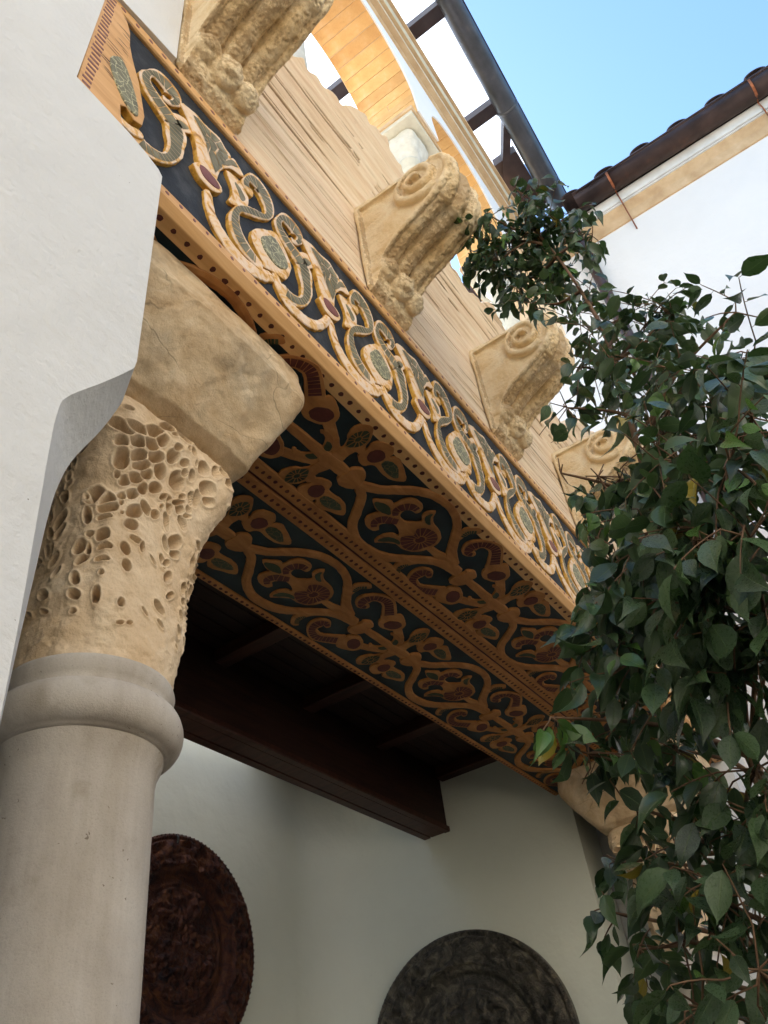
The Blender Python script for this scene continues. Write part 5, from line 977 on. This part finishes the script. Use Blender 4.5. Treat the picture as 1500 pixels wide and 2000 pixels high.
# clusters: centre x, y, z, radius, twigs, leaf length factor
CL = [(2.16,.34,3.23,.19,18,.9),(2.18,.18,3.25,.20,18,.9),(2.27,.24,3.04,.20,17,.9),(2.24,.42,3.08,.16,14,.9),(2.14,.44,3.15,.15,12,.9),(2.22,.05,3.05,.12,6,.85),
 (2.05,.15,2.32,.20,9,.85),(2.07,.03,2.24,.20,10,.85),(2.01,-.06,2.16,.17,8,.85),(2.00,.27,2.14,.17,8,.85),(1.97,.13,1.98,.20,12,.9),(1.92,.02,1.85,.2,11,.9),
 (1.71,-.19,1.72,.11,4,.9),(1.65,-.14,1.46,.18,12,.95),(1.72,-.03,1.60,.18,12,.95),(1.86,.34,1.86,.13,7,.9),(1.76,.31,1.47,.13,9,.9),(1.70,.25,1.38,.16,11,.9),
 (1.49,.09,1.18,.17,13,1),(1.36,0,1.02,.17,13,1),(1.41,.11,.95,.17,13,1),(1.36,.03,.85,.16,12,1),(1.55,.21,1.09,.18,13,1),(1.48,.14,.82,.18,13,1),(1.54,.22,.92,.17,12,1),
 (1.76,.35,1.08,.15,11,.95),(1.70,.44,.96,.12,8,.95),(1.65,.35,.87,.16,11,.95),(1.53,.54,.755,.05,3,1.0),(1.68,.53,.72,.10,7,.95),(1.61,.28,.76,.15,11,.95),(1.55,.16,.69,.14,10,.95),(1.77,.45,.79,.14,9,.9),(1.82,.38,.72,.14,8,.9),
 (1.86,.63,.45,.06,4,.8),(1.93,.60,.56,.05,3,.8),(1.88,.58,.34,.07,4,.8),(1.70,.38,.50,.13,7,.9),(1.61,.25,.48,.14,8,.9),(1.62,.36,.37,.14,9,.9),(1.72,.47,.34,.12,7,.9),(1.55,.32,.24,.14,9,.95),(1.64,.45,.22,.13,8,.9),
 (2.08,.52,3.37,.12,6,.95),(2.08,.39,3.40,.13,7,.95),(2.14,.21,3.38,.13,8,.95),(2.16,.21,2.62,.15,8,.95),(2.08,.34,2.67,.13,6,.95),(1.70,.39,1.49,.08,4,.95),(1.67,.35,1.22,.12,8,.95),(1.66,.38,1.04,.12,8,.95),(1.48,-.08,1.19,.15,9,1),(1.51,.08,.78,.15,9,1),(1.60,.21,.55,.15,9,.95),(1.64,0,1.32,.15,9,.95),(1.75,.11,1.49,.15,10,.95),(1.64,.30,.36,.13,8,.95),(1.80,.58,.36,.07,4,.9),(1.63,-.17,1.47,.12,7,.95),(1.78,.50,.62,.09,4,.85),(1.80,.48,.50,.10,4,.85)]
trunk = [(2.15,.25,.45),(2.10,.27,.9),(2.02,.30,1.5),(1.98,.26,2.1),(1.90,.25,2.7),(1.95,.20,3.3),(2.05,.16,3.9),(2.14,.20,4.5),(2.2,.24,4.8)]
m = MB(); tp = crom(trunk, 6); m.tube(tp, [.017*(1-i/len(tp))+.003 for i in range(len(tp))], 12); tpart(m, 'trunk', M['bark'])
m = MB(); m.tube([(2.15,.25,0),(2.15,.25,.02),(2.15,.25,.40),(2.15,.25,.41),(2.15,.25,.47),(2.15,.25,.47),(2.15,.25,.44)], [.15,.16,.23,.25,.25,.225,.22], 36); o = m.build('plant_pot', M['pot'], None, True); tag(o, 'terracotta pot at the foot of the ficus', 'pot')
camp = Vector((0, 0, GZ)); Rm = np.array(R)
LEAVES = []; tw = MB(); YELLOW = 0
def cut(p, slack=0):
    q3 = Rm @ np.array(p-camp); u_ = q3[0]/q3[2]*1601.9+750; v_ = q3[1]/q3[2]*1601.9+1000
    return u_ < np.interp(v_, [380,430,600,622,650,780,800,850,872,945,970,1100,1160,1250,1290,1385,1400,1500,1520,1640,1700,1780,1800,1900,1920,2100], [1000,885,925,1010,1112,1115,1045,1050,1225,1235,1100,1150,1150,1100,1085,1060,990,1010,1140,1200,1165,1165,1085,1090,1210,1240])-slack
def dirv(spread_up=.2):
    while True:
        v = Vector((rt.uniform(-1, 1), rt.uniform(-1, 1), rt.uniform(-1, 1)))
        if .2 < v.length < 1: v.normalize(); return v
tps = [Vector(p) for p in tp]
for ci, (cx, cy, cz, rad, nt_, lf) in enumerate(CL):
    c = Vector((cx, cy, Z(cz)))
    # branch from the trunk
    a = min(tps, key=lambda p: (p-c).length + (2.0 if p.z > c.z-.05 else 0)*.5)
    mid = a.lerp(c, .5)+Vector((rt.uniform(-.04,.04), rt.uniform(-.04,.04), .05*(c-a).length))
    br = MB(); bp = crom([a, mid, c], 6); br.tube([Vector(p) for p in bp], [.0055*(1-i/len(bp))+.0022 for i in range(len(bp))], 7); tpart(br, 'branch', M['bark'])
    for k in range(int(nt_*1.12+.5)):
        d = dirv(); st = c+dirv()*rad*.25; ln = rad*rt.uniform(.6, 1.2); pts = [st]; dd = d.copy()
        n_ = max(3, int(ln/.030))
        for i in range(n_):
            dd = (dd+Vector((0, 0, -.10))).normalized(); pts.append(pts[-1]+dd*(ln/n_))
        if cut(pts[-1], 10) or cut(pts[len(pts)//2], 10): tw.tube([c]+pts[1:max(2, n_//3)], [.0022]+[.0016]*(max(2, n_//3)-1), 5, cap=False)
        else: tw.tube([c]+pts[1:], [.0022]+[.0019-.0008*i/n_ for i in range(n_)], 5, cap=False)
        young_t = rt.random() < (.10 if ci != 28 else .9)
        for i in range(1, len(pts)):
            for rep in range(1 if i < len(pts)-1 else 2):
                side = dd.cross(Vector((0, 0, 1))); side = side.normalized() if side.length > .1 else Vector((1, 0, 0))
                ax = (dd*.5+side*(1 if (i+rep) % 2 else -1)*rt.uniform(.4, 1.0)+Vector((0, 0, -rt.uniform(.25, 1.15)))+Vector((rt.uniform(-.3,.3), rt.uniform(-.3,.3), 0))).normalized()
                up = (Vector((0, 0, 1))*rt.uniform(.1, 1)+Vector((rt.uniform(-.7,.7), rt.uniform(-.9,.5), 0)))
                yv = up.cross(ax); yv = yv.normalized() if yv.length > .05 else Vector((0, 1, 0)); zv = ax.cross(yv)
                L = .084*lf*rt.uniform(.60, 1.22)*(.75 if young_t else 1)
                R3 = Matrix((ax, yv, zv)).transposed().to_4x4(); p = pts[i]+ax*.010
                col = rt.uniform(0, .75) if rt.random() > .012 else 1.15
                young = young_t and rt.random() < .7
                if p.y > .80: continue
                if cut(p+ax*.04, (rt.random()**3)*30): continue
                # keep twigs off the camera side and out of the stonework
                if p.length < .9: continue
                LEAVES.append((Matrix.Translation(p) @ R3 @ Matrix.Diagonal((L, L, L, 1)), rt.randrange(16), col, young, p))
                if rt.random() < .5: tw.tube([pts[i], p], .0009, 4, cap=False)
o = tpart(tw, 'twigs', M['bark']); o['kind'] = 'stuff'
def vis(p, pad=60):
    q = Rm @ np.array((p-camp)); u = q[0]/q[2]*1601.9+750; v = q[1]/q[2]*1601.9+1000; return q[2] > 0 and -pad < u < 1500+pad and -pad < v < 2000+pad
order = sorted(range(len(LEAVES)), key=lambda i: (LEAVES[i][4]-camp).length + (0 if vis(LEAVES[i][4], 0) else 50))
near = set(order[:300]); cache = {}
for i in order[:300]:
    Mx, v, col, yg, p = LEAVES[i]; key = (v, round(col*6), yg)
    if key not in cache: cache[key] = leafme(v, round(col*6)/6, yg)
    o = bpy.data.objects.new('leaf', cache[key]); C.objects.link(o); o.parent = tree; o.matrix_parent_inverse = TIV; o.matrix_basis = Mx
for yg in (False, True):
    V = []; F = []; A = []; kk = 0
    for i, (Mx, v, col, y_, p) in enumerate(LEAVES):
        if i in near or y_ != yg: continue
        Vv, Ff = VAR[v]; A3 = np.array(Mx); W3 = Vv @ A3[:3, :3].T + A3[:3, 3]; V.append(W3); F += [tuple(q+kk for q in f) for f in Ff]; kk += len(Vv); A += [col]*len(Vv)
    if not V: continue
    me = mesh('foliage', np.concatenate(V), F, M['leaf_young'] if yg else M['leaf'], None, True); a = me.attributes.new('leafcol', 'FLOAT', 'POINT'); a.data.foreach_set('value', A); add_uv(me)
    o = link('foliage', me, tree); o.matrix_parent_inverse = TIV; o['kind'] = 'stuff'
print('leaves', len(LEAVES))
